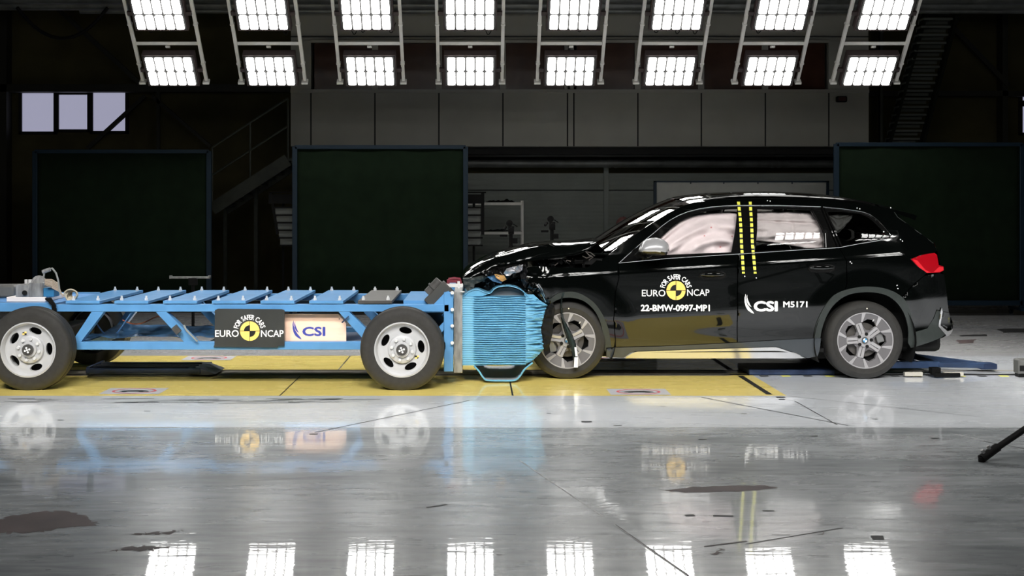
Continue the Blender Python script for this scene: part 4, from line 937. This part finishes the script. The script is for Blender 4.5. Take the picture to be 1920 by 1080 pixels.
m.build('roof_pin', STEEL, car)
# windscreen
wsN = [(1137, 484.5), (1152, 471.5), (1182, 449), (1217, 424), (1252, 402.5), (1277, 389.5), (1292, 382.5)]; wsc = [S(a, b, 0) for a, b in wsN]
def ws_pt(u, v):
    t_ = u*(len(wsc)-1); e = Vector([interp([(i, c[k]) for i, c in enumerate(wsc)], t_) for k in range(3)])
    w_ = 2*v-1; bow = .16*(1-u)+.075; y = YCC+w_*(YCC-e.y-.01); return Vector((e.x-bow*(1-w_*w_), y, e.z+.045*u*(1-w_*w_)+.006))
m = MB(); m.grid(30, 40, ws_pt); m.build('windscreen', GLSW, car, ang=80)
m = MB(); m.grid(3, 40, lambda u, v: ws_pt(0, v)+Vector((-.12*u, 0, -.055*u-.01))); m.build('cowl', UNDER, car)
# rear face: tailgate, window, spoiler
def rear_curve(pts, nm, mt, bow=.10, off=0):
    c = [S(*q) for q in pts]
    def fn(u, v):
        t_ = u*(len(c)-1); e = Vector([interp([(i, q[k]) for i, q in enumerate(c)], t_) for k in range(3)])
        w_ = 2*v-1; y = YCC+w_*(YCC-e.y); return Vector((e.x+(bow*(1-abs(w_)**2.4)), y, e.z))
    m = MB(); m.grid(12, 24, fn); return m.build(nm, mt, car, ang=80)
rear_curve([(1678, 394), (1690, 411), (1720, 433), (1752, 456)], 'rear_window', GLOSSB, .05)
rear_curve([(1752, 456), (1757, 470), (1760, 485), (1764, 500), (1768, 514)], 'tailgate', PAINT, .06)
rear_curve([(1768, 514), (1772, 535), (1776, 560), (1779, 585), (1786, 612), (1770, 632), (1740, 642)], 'rear_bumper', PAINT, .08)
sp = MB(); spc = [S(1676, 391.5), S(1700, 397), S(1727, 404.5)]
def sp_pt(u, v):
    w_ = 2*v-1; e = spc[0].lerp(spc[2], u); y = YCC+w_*(YCC-.30); return Vector((e.x+.03*(1-w_*w_), y, e.z+.03*(1-w_*w_)+.004*math.sin(PI*u)))
sp.grid(8, 24, sp_pt); sp.grid(8, 24, lambda u, v: sp_pt(u, v)+Vector((-.02*u, 0, -.012-.028*u*(1-.3*u)-.01)))
e0 = [sp_pt(1, v/24) for v in range(25)]; e1 = [sp_pt(1, v/24)+Vector((-.02, 0, -.0416)) for v in range(25)]
sp.add(e0+e1, [(i, i+1, 26+i, 25+i) for i in range(24)])
for vv in (0, 1):
    a0 = [sp_pt(u/8, vv) for u in range(9)]; a1 = [sp_pt(u/8, vv)+Vector((-.02*u/8, 0, -.012-.028*u/8*(1-.3*u/8)-.01)) for u in range(9)]; sp.add(a0+a1, [(i, i+1, 10+i, 9+i) for i in range(8)])
sp.build('spoiler', PAINT, car, ang=40)
for sg in (1, -1):
    fx = (lambda p: p) if sg > 0 else mirror
    m = MB(); m.tube([fx(S(a, b, .002)) for a, b in ((1677, 398), (1683, 407), (1690, 412), (1720, 434), (1750, 456))], .003, 6); m.build('panel_seam_trim', CHROME if 0 else PLAST, car)
# tail lamp
tl = panel('tail_lamp', [(1708, 486), (1725, 478.5), (1752, 474), (1757, 478), (1760, 497), (1769, 499.5), (1769.5, 507), (1762, 511), (1738, 512), (1721, 500)], RED, off=.006, thick=.04)
for o, sg in zip(tl, (1, -1)):
    m = MB(); pts = [(1711, 486.5), (1720, 488), (1735, 506), (1745, 511), (1738, 511.5), (1722, 500)]
    q = [(S(a, b, .009)) for a, b in pts]; q = q if sg > 0 else [mirror(p) for p in q]; m.add(q, [tuple(range(len(q)))]); m.build('lower_light_bar', RED2, o)
    m = MB(); q = [S(a, b, .009) for a, b in ((1761, 500), (1769, 501), (1769, 506), (1762, 510), (1750, 510.5))]; q = q if sg > 0 else [mirror(p) for p in q]; m.add(q, [tuple(range(len(q)))]); m.build('corner_light', RED2, o)
# door handles
def handle(px, py, wd, parent, sg):
    fx = (lambda p: p) if sg > 0 else mirror
    m = MB(); path = []
    for i in range(28):
        a = 2*PI*i/28; cx_, cy_ = math.cos(a), math.sin(a); ex = (abs(cx_)**.55)*(1 if cx_ > 0 else -1); ez = (abs(cy_)**.8)*(1 if cy_ > 0 else -1)
        path.append((px+wd*ex, py-7*ez-(.06*wd*ex*.3)))
    ring = [fx(S(a, b, .004)) for a, b in path]; m.tube(ring, .004, 6, closed=True)
    h = m.build('door_handle', GLOSSB, parent)
    m = MB(); m.add([fx(S(a, b, .002)) for a, b in path], [tuple(range(28))]); m.build('handle_recess', UNDER, h)
    m = MB()
    def hp(u, v): a = 2*PI*v; return fx(S(px-wd*.85+u*wd*1.7, py-1.5-u*.6, .016+.010*math.sin(PI*u)**.5)+Vector((0, .006*math.cos(a), .017*math.sin(a)*(math.sin(PI*min(.97, max(.03, u)))**.3))))
    m.grid(16, 12, hp); m.build('grip_bar', PAINT, h)
fd = [o for o in car.children if o.name.startswith('front_door')]; rdd = [o for o in car.children if o.name.startswith('rear_door')]
for o, sg in zip(sorted(fd, key=lambda o: o.name), (1, -1)): handle(1336, 516.5, 25, o, sg)
for o, sg in zip(sorted(rdd, key=lambda o: o.name), (1, -1)): handle(1541, 503.5, 25, o, sg)
# mirror
mc = P(1226, 467, -.18)
def mir(u, v):
    a = 2*PI*u; b_ = PI*v; x = -math.cos(b_); rr = math.sin(b_)**.55
    zx = .092*rr*math.sin(a); 
    return mc+Vector((.118*x*(1 if x > 0 else 1.12)+.02*max(0, math.sin(a)), .115*rr*math.cos(a), zx*(1.12 if zx > 0 else .62)-.02*x-.012*max(0, -x)*2))
m = MB(); m.grid(36, 24, mir)
m.m = [0 if (sum(m.v[i][2] for i in f)/4 > mc.z-.022) else 1 for f in m.f]
mo = m.build('door_mirror', [mat('mirror_cap_silver', (.5, .5, .51), .25, metal=.55), GLOSSB], car, ang=80); 
m = MB(); m.bar(mc+Vector((-.03, .04, -.06)), S(1205, 484)+Vector((-.0, .02, -.0)), .06, .03); m.build('mirror_foot', GLOSSB, mo, bevel=.008)
m = MB(); m.grid(36, 24, lambda u, v: mirror(mir(u, v))); m.build('door_mirror', [MATS['mirror_cap_silver']], car, ang=80)
# airbags behind the side windows
def airbag(px0, px1, py0, py1, nm, seed, shape):
    def fn(u, v):
        px = px0+u*(px1-px0); t_, b_ = shape(u); py = t_+(b_-t_)*v; s_ = S(px, py, 0)
        puff = .07*(math.sin(PI*min(1, max(0, v)))**.5)*(math.sin(PI*min(1, max(0, u)))**.35)
        f = 0
        if seed == 1:
            f += .016*math.cos(9.5*math.hypot((u-.78)*1.3, (v-.95)*1.0)*2)+.014*math.cos(26*(u-.1*v))*(1-v*.3)*sst(.45, .1, u)
            for cu, cv in ((.72, .33), (.66, .52), (.82, .80), (.93, .55)): f -= .028*math.exp(-((u-cu)**2+((v-cv)*.6)**2)/.0035)
        else:
            f += .004*math.sin(24*v+3*u)+.012*mnoise.noise(Vector((u*7, v*5, seed)))-.02*math.exp(-((v-.32)/.04)**2)*sst(1, .6, u)-.012*math.exp(-((u-.55)/.02)**2)*sst(.2, .4, v)
            for cu, cv in ((.85, .3), (.35, .34), (.4, .7)): f -= .012*math.exp(-((u-cu)**2+((v-cv)*.6)**2)/.0012)
        f += .007*mnoise.noise(Vector((u*9+v*6, v*4, seed*3)))
        return Vector((s_.x, s_.y+.125-puff-f*1.5, s_.z))
    for sg in (1, -1):
        m = MB(); m.grid(70, 50, fn if sg > 0 else (lambda u, v: mirror(fn(u, v)))); o = m.build(nm, BAG, car, ang=180)
        if sg > 0 and seed == 1:
            d = MB()
            for cu, cv in ((.72, .33), (.66, .52), (.82, .80), (.93, .55)): p = fn(cu, cv); d.cyl(p+Vector((0, -.002, 0)), p+Vector((0, -.006, 0)), .007, 10)
            d.build('seam_button', mat('red_thread', (.5, .2, .2), .7), o)
airbag(1196, 1392, 390, 482, 'curtain_airbag', 1, lambda u: (lin([(0, 476), (.1, 462), (.22, 437), (.33, 421), (.45, 410), (.6, 402), (.75, 399), (.9, 399), (1, 402)], u), lin([(0, 482), (.4, 484), (1, 479)], u)))
airbag(1412, 1554, 390, 475, 'curtain_airbag', 2, lambda u: (397, lin([(0, 453), (.12, 452), (.3, 455), (.5, 460), (.8, 468), (.9, 470), (1, 470)], u)))
airbag(1560, 1606, 395, 445, 'curtain_airbag', 3, lambda u: (399, lin([(0, 410), (.3, 438), (.45, 437), (1, 408)], u)))
# interior
def seat(x, y, nm='seat'):
    m = MB(); m.bb(x, x+.5, y-.26, y+.26, .45, .62); r_ = Matrix.Rotation(.28, 3, 'Y'); m.box((x+.55, y, .9), (.16, .5, .68), r_); m.box((x+.66, y, 1.33), (.1, .28, .2), r_); m.build(nm, UNDER, car, bevel=.04)
seat(1.75, .5, 'front_seat'); seat(1.75, 1.27, 'front_seat'); m = MB(); m.bb(2.75, 3.2, .25, 1.5, .5, .65); m.box((3.3, .885, .95), (.18, 1.2, .65), Matrix.Rotation(.3, 3, 'Y')); m.build('rear_bench', UNDER, car, bevel=.04)
m = MB(); m.bb(1.15, 1.55, .2, 1.57, .75, 1.08); m.build('dashboard', UNDER, car, bevel=.05)
m = MB(); m.tube([Vector((1.62+.05*math.sin(a), .5+.19*math.cos(a), 1.0+.18*math.sin(a))) for a in [2*PI*i/24 for i in range(24)]], .015, 8, closed=True); m.build('steering_wheel', UNDER, car)
MB().bb(.75, 4.1, .12, 1.65, .33, .36).build('cabin_floor', UNDER, car); MB().bb(3.35, 4.15, .25, 1.5, .5, 1.0).build('load_cover', UNDER, car, bevel=.03)
# wheel housings
for c, rr in ((.848, .41), (3.509, .46)):
    for sg in (1, -1):
        fx = (lambda p: p) if sg > 0 else mirror
        m = MB(); n = 30
        vs = []
        for yy in (YB0+.03, .28):
            for i in range(n+1): a = math.radians(-25+230*i/n); vs.append(fx(Vector((c+rr*math.cos(a), yy, .345+rr*math.sin(a)))))
        m.add(vs, [(i, i+1, n+2+i, n+1+i) for i in range(n)]); m.add([fx(Vector((c+rr*math.cos(math.radians(-25+230*i/n)), .28, .345+rr*math.sin(math.radians(-25+230*i/n))))) for i in range(n+1)], [tuple(range(n+1))])
        m.build('wheel_housing', UNDER, car)
# alloy wheels
def alloy(cx, cz, y, rot, sgn, R=.353, Rr=.2535):
    ty = tyre_mb(R, Rr, .225, flat=cz).build('wheel', TYRE, car, local=True); ty.location = Vector((cx, y, cz))-WLOC[car.name]
    if sgn < 0: ty.rotation_euler = (0, 0, PI)
    hs = []
    HX = [(.63, 25), (.76, 8), (.78, -8), (.65, -26), (.40, -16), (.37, 7)]
    for k in range(5):
        hs.append([(Rr*r_*math.cos(math.radians(rot+72*k+a)), Rr*r_*math.sin(math.radians(rot+72*k+a))) for r_, a in HX])
    prof = [(0, .030), (.2, .028), (.35, .036), (.6, .034), (.64, .026), (.8, .018), (.93, .010), (1, .004)]
    m = MB(); cdt_disc(m, Rr*.9, lambda r_: lin(prof, r_/Rr), hs, hole_lip=.035); m.lathe((0, 0, 0), [(Rr*q, lin(prof, q)) for q in (.9, .95, 1.0)], 64); m.lathe((0, 0, 0), [(Rr, .003), (Rr+.003, -.001), (Rr, .02), (Rr-.015, .05), (Rr-.02, .2)], 72)
    rim = m.build('rim', RIMG, ty, local=True, ang=30)
    s_ = MB()
    def pr(r_, a, dy=0): a = math.radians(a); return Vector((Rr*r_*math.cos(a), lin(prof, r_)-dy, Rr*r_*math.sin(a)))
    for k in range(5):
        A = rot+36+72*k
        for sd in (-1, 1):                                  # each arm: two bright facets with a valley
            o1, o2 = pr(.22, A+sd*30, .004), pr(.40, A+sd*14.5, .012); o3 = pr(.63, A+sd*10.5, .012); o4 = pr(.63, A+sd*1.5, .004); o5 = pr(.22, A+sd*2, .0)
            s_.add([o1, o2, o3, o4, o5], [(0, 1, 2, 3, 4)])
            i1, i2 = pr(.40, A+sd*18.5, -.012), pr(.63, A+sd*13, -.012); s_.add([o1, o2, o3, i2, i1], [(0, 4, 1), (1, 4, 3, 2)])
            r0, r1, r2, r3 = pr(.655, A+sd*9.5, .004), pr(.655, A+sd*14.5, .006), pr(.965, A+sd*22, .004), pr(.965, A+sd*14, .003)
            s_.add([r0, r1, r2, r3], [(0, 1, 2, 3)])
        s_.add([pr(.60, A-10, .008), pr(.65, A-10, -.003), pr(.65, A+10, -.003), pr(.60, A+10, .008)], [(0, 1, 2, 3)])
    s_.cyl((0, .03, 0), (0, .018, 0), .24*Rr, 30); s_.lathe((0, 0, 0), [(Rr, .001), (.965*Rr, .002)], 72)
    s_.build('spokes', RIMS, rim, local=True, ang=20)
    for k in range(5): a = math.radians(rot+72*k); MB().cyl((.23*Rr*math.cos(a), .02, .23*Rr*math.sin(a)), (.23*Rr*math.cos(a), .012, .23*Rr*math.sin(a)), .015, 14).build('bolt_recess', UNDER, ty, local=True)
    h = MB(); h.cyl((0, .03, 0), (0, .010, 0), .030, 24); 
    for q in range(4):
        for i in range(6): pass
        h.add([(0, .009, 0)]+[(.019*math.cos(PI/2*(q+i/6)), .009, .019*math.sin(PI/2*(q+i/6))) for i in range(7)], [tuple(range(8))], 1 if q % 2 else 2)
    h.build('hub_cap', [CHROME, WHITE, TEAL], rim, local=True)
    d = MB(); d.cyl((0, .075, 0), (0, .09, 0), .155, 40); d.cyl((0, .06, 0), (0, .09, 0), .07, 24); d.build('brake_disc', mat('disc_iron', (.16, .15, .14), .4, metal=.7), ty, local=True)
    d = MB(); d.lathe((0, 0, 0), [(.155, .11), (.235, .11)], 40); d.build('brake_shield', UNDER, ty, local=True)
    d = MB(); a = math.radians(200 if cx < 2 else 15); d.box((.15*math.cos(a), .075, .15*math.sin(a)), (.07, .05, .13), Matrix.Rotation(-a, 3, 'Y')); d.build('brake_caliper', mat('caliper_grey', (.25, .25, .25), .4, metal=.5), ty, local=True, bevel=.01)
    d = MB(); a = math.radians(rot-8); d.cyl((.80*Rr*math.cos(a), .012, .80*Rr*math.sin(a)), (.74*Rr*math.cos(a), .02, .74*Rr*math.sin(a)), .006, 8); d.build('valve', STEEL, rim, local=True)
    d = MB(); d.cyl((0.01, -.012, R*.82), (0.01, -.016, R*.82), .006, 8); d.build('yellow_dot', CREAM, ty, local=True)
xf, xr = at(1064, 0), at(1622.6, 0)
alloy(xf, .348, .0, 63, 1); alloy(xr, .348, .0, 75, 1); alloy(xf+.02, .348, 2*YCC, 20, -1); alloy(xr, .348, 2*YCC, 40, -1)
# bonnet, folded up
hE = [(866, 524), (880, 522), (900, 514), (925, 503), (950, 496), (975, 492), (1000, 489), (1030, 485), (1060, 480.5), (1085, 475), (1103, 466), (1121, 450.5)]
hC = [(867, 516), (877, 505), (900, 491.5), (925, 480), (950, 472.5), (975, 465.5), (1000, 460), (1025, 456), (1050, 455), (1075, 454), (1100, 452), (1121, 450)]
hEw = [P(a, b, .06) for a, b in hE]; hCw = [P(a, b, .26) for a, b in hC]
def hood_pt(u, v):
    t_ = u*(len(hE)-1); e = Vector([interp([(i, c[k]) for i, c in enumerate(hEw)], t_) for k in range(3)]); c_ = Vector([interp([(i, c[k]) for i, c in enumerate(hCw)], t_) for k in range(3)])
    if v < .25:
        s_ = v/.25; q = e.lerp(c_, s_); ang = s_*PI/2; q = Vector((e.x+(c_.x-e.x)*s_, e.y+(c_.y-e.y)*(1-math.cos(ang)), e.z+(c_.z-e.z)*math.sin(ang)))
    else:
        s_ = (v-.25)/.75; q = Vector((c_.x, c_.y+s_*(1.5-c_.y), c_.z+.03*math.sin(PI*s_)-.05*s_))
    k = sst(.75, .2, u)
    q.z += (.011*mnoise.noise(Vector((q.x*4, q.y*7, 0)))+.008*mnoise.noise(Vector((q.x*3, q.y*18, 3))))*(.25+k); q.y += .012*k*mnoise.noise(Vector((q.x*7, q.z*12, 1)))
    return q
m = MB(); m.grid(90, 70, hood_pt); m.build('bonnet', PAINT, car, ang=80)
m = MB(); m.grid(60, 30, lambda u, v: hood_pt(.04+.95*u, .02+v*.95)+Vector((0, .008, -.02-.012*math.sin(PI*v)))); m.build('bonnet_inner_skin', UNDER, car)
# engine bay clutter
m = MB(); rnd = random.Random(3)
m.bb(at(1000, .3), at(1120, .3), .22, 1.5, .6, zt(494, .3)); m.build('engine_bay', UNDER, car, bevel=.03)
m = MB()
for i in range(26):
    p = P(rnd.uniform(1010, 1100), rnd.uniform(488, 500)-0, .12+rnd.random()*.15); m.box(p, (rnd.uniform(.02, .08), rnd.uniform(.02, .06), rnd.uniform(.01, .04)), Matrix.Rotation(rnd.uniform(-1, 1), 3, 'Y'))
m.build('engine_parts', GLOSSB, car, bevel=.004)
for a in (((1098, 471), (1104, 478), (1112, 482), (1104, 488)), ((1092, 480), (1100, 484), (1110, 480)), ((1100, 472), (1108, 474), (1115, 480)), ((1060, 493), (1063, 488), (1070, 490)), ((1040, 498), (1055, 486), (1062, 483))): MB().tube([P(x, y, .14) for x, y in a], .005, 6).build('hinge_bracket', mat('bracket_copper', (.30, .26, .24), .3, metal=.8), car)
# crushed nose: lamp, torn bumper skin, shards
def crumple(cpx, pts, nm, mt, y, amp, seed, parent=car, depth=.12, res=26):
    """torn sheet filling a traced outline, folded in depth"""
    q = [(P(a, b, y).x, P(a, b, y).z) for a, b in pts]; q = dense(q, st=.02); V = [Vector(p) for p in q]; E = [(i, (i+1) % len(q)) for i in range(len(q))]
    x0, x1, z0, z1 = min(p[0] for p in q), max(p[0] for p in q), min(p[1] for p in q), max(p[1] for p in q); st = .014; i = x0
    while i < x1:
        j = z0
        while j < z1:
            if inpoly((i, j), q): V.append(Vector((i+.0003, j+.0002)))
            j += st
        i += st
    r = delaunay_2d_cdt(V, E, [], 0, 1e-6); fs = [tuple(f) for f in r[2] if inpoly((sum(r[0][k][0] for k in f)/3, sum(r[0][k][1] for k in f)/3), q)]
    def yy(v): return y+amp*(abs(mnoise.noise(Vector((v[0]*9, v[1]*11, seed))))*2-.5)+amp*.6*mnoise.noise(Vector((v[0]*24, v[1]*26, seed)))
    m = MB(); m.add([(v[0], yy(v), v[1]) for v in r[0]], fs); m.add([(v[0], yy(v)+depth, v[1]) for v in r[0]], [f[::-1] for f in fs])
    n = len(q); m.add([(p[0], yy(p), p[1]) for p in q]+[(p[0], yy(p)+depth, p[1]) for p in q], [(k, (k+1) % n, n+(k+1) % n, n+k) for k in range(n)])
    return m.build(nm, mt, parent, ang=28)
crumple(0, [(878, 545), (882, 522), (905, 515), (935, 505), (965, 500), (990, 500), (986, 530), (990, 548), (960, 545), (935, 536), (910, 547)], 'crushed_nose_structure', UNDER, .12, .05, 1, depth=.5)
crumple(0, [(868, 522), (885, 521), (905, 517), (915, 520), (905, 527), (890, 533), (888, 545), (876, 545), (870, 535)], 'torn_bumper_skin', PLAST, .02, .05, 7)
crumple(0, [(905, 512), (925, 504), (950, 500), (975, 495), (984, 492), (987, 500), (978, 506), (976, 516), (960, 522), (945, 528), (930, 524), (915, 520)], 'broken_headlamp', [GLOSSB], -.02, .05, 2, depth=.06)
hl = crumple(0, [(944, 512), (950, 503), (966, 499), (981, 496), (979, 507), (973, 511), (962, 512), (956, 517), (949, 517)], 'headlamp_highlight_piece', [mat('lamp_highlight_silver', (.55, .55, .58), .15, metal=.7)], -.085, .045, 12, depth=.01)  # headlamp piece whose pale silver stands in for the bright highlight here
hl2 = crumple(0, [(913, 519), (930, 515), (945, 524), (940, 532), (925, 528)], 'headlamp_reflection_shard', [mat('blue_reflection', (.05, .12, .22), .12)], -.06, .03, 22, depth=.01)  # blue reflection on the broken lamp, put into the shard's colour
hl3 = crumple(0, [(927, 514), (945, 516), (950, 524), (942, 528), (930, 521)], 'indicator_shard', [mat('amber_plastic', (.35, .2, .07), .2)], -.075, .02, 32, depth=.01)
crumple(0, [(974, 505), (985, 500), (990, 508), (986, 518), (991, 530), (984, 540), (978, 528), (975, 516)], 'torn_wing_edge', [mat('scratched_black', (.02, .02, .022), .15, metal=.6)], -.06, .07, 4, depth=.03)
crumple(0, [(985, 530), (1004, 531), (1014, 537), (1020, 550), (1030, 566), (1028, 575), (1016, 562), (1004, 548), (990, 545)], 'folded_wing_flap', PAINT, -.04, .05, 5, depth=.03)
m = MB(); 
for a in (((1007, 533), (1012, 541), (1017, 552), (1024, 566)), ((1010, 532), (1016, 541), (1022, 556))): m.tube([P(x, y, -.10) for x, y in a], .007, 6)
m.build('torn_edge', CHROME, car)
crumple(0, [(1014, 538), (1030, 541), (1045, 548), (1060, 548), (1045, 556), (1030, 564), (1024, 560)], 'wing_liner_flap', PLAST, -.02, .03, 6, depth=.02)
m = MB(); 
for i in range(34):
    p = P(rnd.uniform(885, 1000), rnd.uniform(520, 546), rnd.uniform(-.12, .05)); d_ = Vector((rnd.uniform(-1, 1), rnd.uniform(-.5, .5), rnd.uniform(-1, 1))).normalized()*rnd.uniform(.015, .05)
    m.add([p, p+d_, p+d_*.6+Vector((.012, .004, -.01))], [(0, 1, 2)]); m.add([p+Vector((0, .004, 0)), p+d_+Vector((0, .004, 0)), p+d_*.6+Vector((.012, .008, -.01))], [(2, 1, 0)])
m.build('splinters', GLOSSB, car)['kind'] = 'stuff'
crumple(0, [(1029, 573), (1037, 567), (1041, 580), (1037, 600), (1036, 625), (1030, 648), (1032, 660), (1022, 668), (1018, 650), (1014, 625), (1018, 605), (1023, 590)], 'torn_liner_strip', UNDER, -.16, .04, 8, depth=.03)
# strap hanging over the front wheel
m = MB(); pth = [(1057, 549), (1053, 560), (1052, 575), (1054, 595), (1060, 612), (1067, 628), (1073, 645), (1078, 668), (1080, 690)]
W_ = [1.5, 1.5, 1.8, 2.5, 4.5, 6.5, 6.5, 4, 4]
L3 = []; 
for (x, y), w_ in zip(pth, W_): L3 += [P(x-w_, y, -.045), P(x, y-.5, -.065), P(x+w_, y, -.045)]
m.add(L3, [f for i in range(len(pth)-1) for f in ((3*i, 3*i+1, 3*i+4, 3*i+3), (3*i+1, 3*i+2, 3*i+5, 3*i+4))]); st_ = m.build('hanging_strip', mat('strip_gloss', (.02, .03, .03), .08), car, solid=.004)
m = MB(); m.add([P(a, b, -.075) for a, b in ((1077, 651), (1080.5, 651), (1083, 668), (1079, 668))], [(0, 1, 2, 3)]); m.add([P(a, b, -.075) for a, b in ((1077, 670), (1083.5, 670), (1083.5, 689), (1076, 689))], [(0, 1, 2, 3)]); m.build('white_label', WHITE, st_)
# tape rulers over the pillar
for xs in ([(1384.5, 378), (1387, 400), (1389, 425), (1390.5, 460), (1392, 480), (1394, 513)], [(1406.5, 378), (1408, 400), (1409.5, 425), (1411, 460), (1413, 480), (1416, 513)]):
    m = MB(); n = 40; pts = [(interp([(b, a) for a, b in xs], 378+135*i/n), 378+135*i/n) for i in range(n+1)]
    for i in range(n):
        (a, b), (c, d) = pts[i], pts[i+1]; m.add([S(a-2.7, b, .0045), S(a+2.7, b, .0045), S(c+2.7, d, .0045), S(c-2.7, d, .0045)], [(0, 1, 2, 3)], 1 if i % 3 == 2 else 0)
    m.build('measuring_tape', [TAPEY, BLK], car, smooth=False)
# markings
FS = lambda u, v, l=0: S(u, v, .0025+l*.5)
for s_, bx, ft in (('EURO', (1203.7, 543.5, 1247.5, 555.6), .008), ('NCAP', (1288.5, 542.5, 1330, 554.5), .008), ('22-BMW-0997-MP1', (1202, 571.8, 1330.5, 583), .035), ('M5171', (1469, 565.5, 1513.5, 576), .03), ('CSI', (1414.5, 565.5, 1457, 583), .045)):
    m = MB(); put_text(m, s_, bx, FS, ft); m.build('lettering', WHITE, car, smooth=False)
m = MB(); put_arc(m, 'FOR SAFER CARS', (1267.3, 544.8), 21.3, 30.5, math.radians(167), math.radians(12), FS, .022); m.build('lettering', WHITE, car, smooth=False)
m = MB(); swoosh(m, 1.0, 1396, 550.5, FS); m.build('leaf_emblem', WHITE, car, smooth=False)
m = MB(); q = [(1396.5+a, 550.5+b) for a, b in ((3.6, 3), (3, 12), (5.5, 20), (13, 28), (12.6, 28.6), (4.8, 20.8), (2.3, 12.5), (3.1, 3))]; m.add([FS(a, b, .004) for a, b in q], [tuple(range(8))]); m.build('lettering_gap', PAINT, car, smooth=False)
target_emblem((1267.5, 544.6), 1.0, FS, car)
m = MB()
for a, b in ((1439, 376), (1444, 377), (1607, 390), (1612, 391.5), (1670, 389.5), (1688.5, 449), (1692, 452), (1594, 491), (1597, 493.5), (1682, 535), (1683.5, 541), (1657, 434.5), (1396.5, 518), (1418, 521)): m.add([S(a-1, b-1, .004), S(a+1, b-.8, .004), S(a+1, b+1, .004), S(a-.8, b+1, .004)], [(0, 1, 2, 3)])
m.build('marker_dots', WHITE, car, smooth=False)

# ------------------------------------------------------------------ floor gear
r = root('tow_sledge', PF(320, 700), 'low dark navy tow sledge lying in the lane beneath the trolley', 'sledge'); y0_ = .15; y1_ = .62
def gx(px, y=.35): return at(px, y)
m = MB(); 
for yy in (y0_, y1_): m.bb(gx(175), gx(385), yy-.02, yy+.02, .03, .075)
for i in range(6): m.bb(gx(180+38*i), gx(184+38*i), y0_, y1_, .03, .06)
m.bb(gx(175), gx(180), y0_, y1_, .02, .09); m.build('frame', NAVY2, r, bevel=.004)
MB().prism([(gx(360), .075), (gx(385), .07), (gx(412), .02), (gx(395), .012), (gx(360), .02)], y0_+.02, y1_-.02).build('nose_plate', mat('nose_grey', (.09, .10, .13), .4), r, bevel=.004)
for k in range(3): MB().bb(gx(182), gx(372), y0_+.09+.12*k, y0_+.12+.12*k, .05, .085).build('slide_bar', mat('bar_light', (.12, .13, .15), .35, metal=.6), r)
r = root('tow_ramp', (gx(1780), .4, 0), 'blue steel A-shaped tow arm on the floor behind the rear wheel', 'tow arm')
m = MB(); m.bar((gx(1640), .9, .10), (gx(1755), .85, .10), .07, .06); m.bar((gx(1755), .85, .10), (gx(1870), .58, .05), .06, .045); m.bar((gx(1640), .3, .09), (gx(1755), .32, .09), .07, .06); m.bar((gx(1755), .32, .09), (gx(1870), .54, .05), .06, .045)
for x in (1680, 1715, 1752): m.bb(gx(x), gx(x+6), .3, .9, .07, .12)
m.build('frame', mat('ramp_blue', (.025, .045, .095), .4, var=.3), r, bevel=.005)
MB().bb(gx(1850), gx(1882), .48, .64, .02, .075).build('hook_block', NAVY2, r, bevel=.01)
m = MB(); m.bb(gx(1680), gx(1713), .12, .16, .01, .045); m.bb(gx(1752), gx(1788), .12, .16, .01, .045); m.build('side_bracket', mat('bracket_cream', (.4, .38, .33), .5), r)
m = MB(); m.box((gx(1735), .12, .06), (.08, .08, .06)); m.cyl((gx(1730), .05, .03), (gx(1775), .05, .03), .02, 8); m.build('clevis', CABLE, r)
r = root('winch_box', P(1935, 700, .3), 'grey steel box at the right edge on the rail', 'box'); r.location.z = 0; WLOC[r.name] = Vector(r.location)
MB().bb(at(1910, .1), at(1985, .1), .1, .22, .03, zt(674, .1)).build('housing', BOXG, r, bevel=.015)
MB().bb(at(1912, .1), at(1985, .1), .095, .1, .06, .11).build('side_slot', UNDER, r)
MB().bb(at(1908, .1)+.02, at(1985, .1)-.02, .12, .2, 0, .03).build('foot', UNDER, r)
# black cover along the rail under the car
r = MB().bb(gx(1400), gx(1560), .25, .75, .0, .05).build('rail_cover', NAVY2, bevel=.01); tag(r, 'flat dark cover plate on the floor beneath the car, ahead of the rear wheel', 'cover plate')
# foreground tripod
f0 = PF(1840, 866); top = Vector((3.95, f0.y+.35, 1.25))
r = root('floor_tripod', (top.x, top.y, 0), 'black tripod whose leg reaches into the lower right corner', 'tripod')
dirv = (P(1925, 806, f0.y+.12)-f0)
e = f0+dirv*2.4
for k, pt in enumerate((f0, Vector((top.x+.6, f0.y+.1, 0)), Vector((top.x+.05, f0.y+1.1, 0)))):
    tp = f0+dirv*2.6 if k == 0 else f0+dirv*2.6
    dn = (tp-pt).normalized()
    l = MB().cyl(pt+dn*.02+Vector((0, 0, .02)), tp, .020, 12).build('leg', CABLE, r)
    m = MB(); m.cyl(pt+Vector((0, 0, .018)), pt+dn*.14+Vector((0, 0, .02)), .027, 12); m.cyl(pt+Vector((0, 0, 0.0)), pt+Vector((0, 0, .03)), .018, 10); m.build('foot', CABLE, l)
    m = MB(); side_ = dn.cross(Vector((0, 1, 0))).normalized()*-1
    for s_ in (.04, .09): q = pt+dn*s_+Vector((0, 0, .02)); m.cyl(q+Vector((-.018, -.01, .015)), q+Vector((-.03, -.01, .035)), .011, 8)
    m.build('clamp_knob', ALU, l)
MB().cyl(f0+dirv*2.55, f0+dirv*2.6+Vector((0, 0, .25)), .035, 12).build('column', CABLE, r)
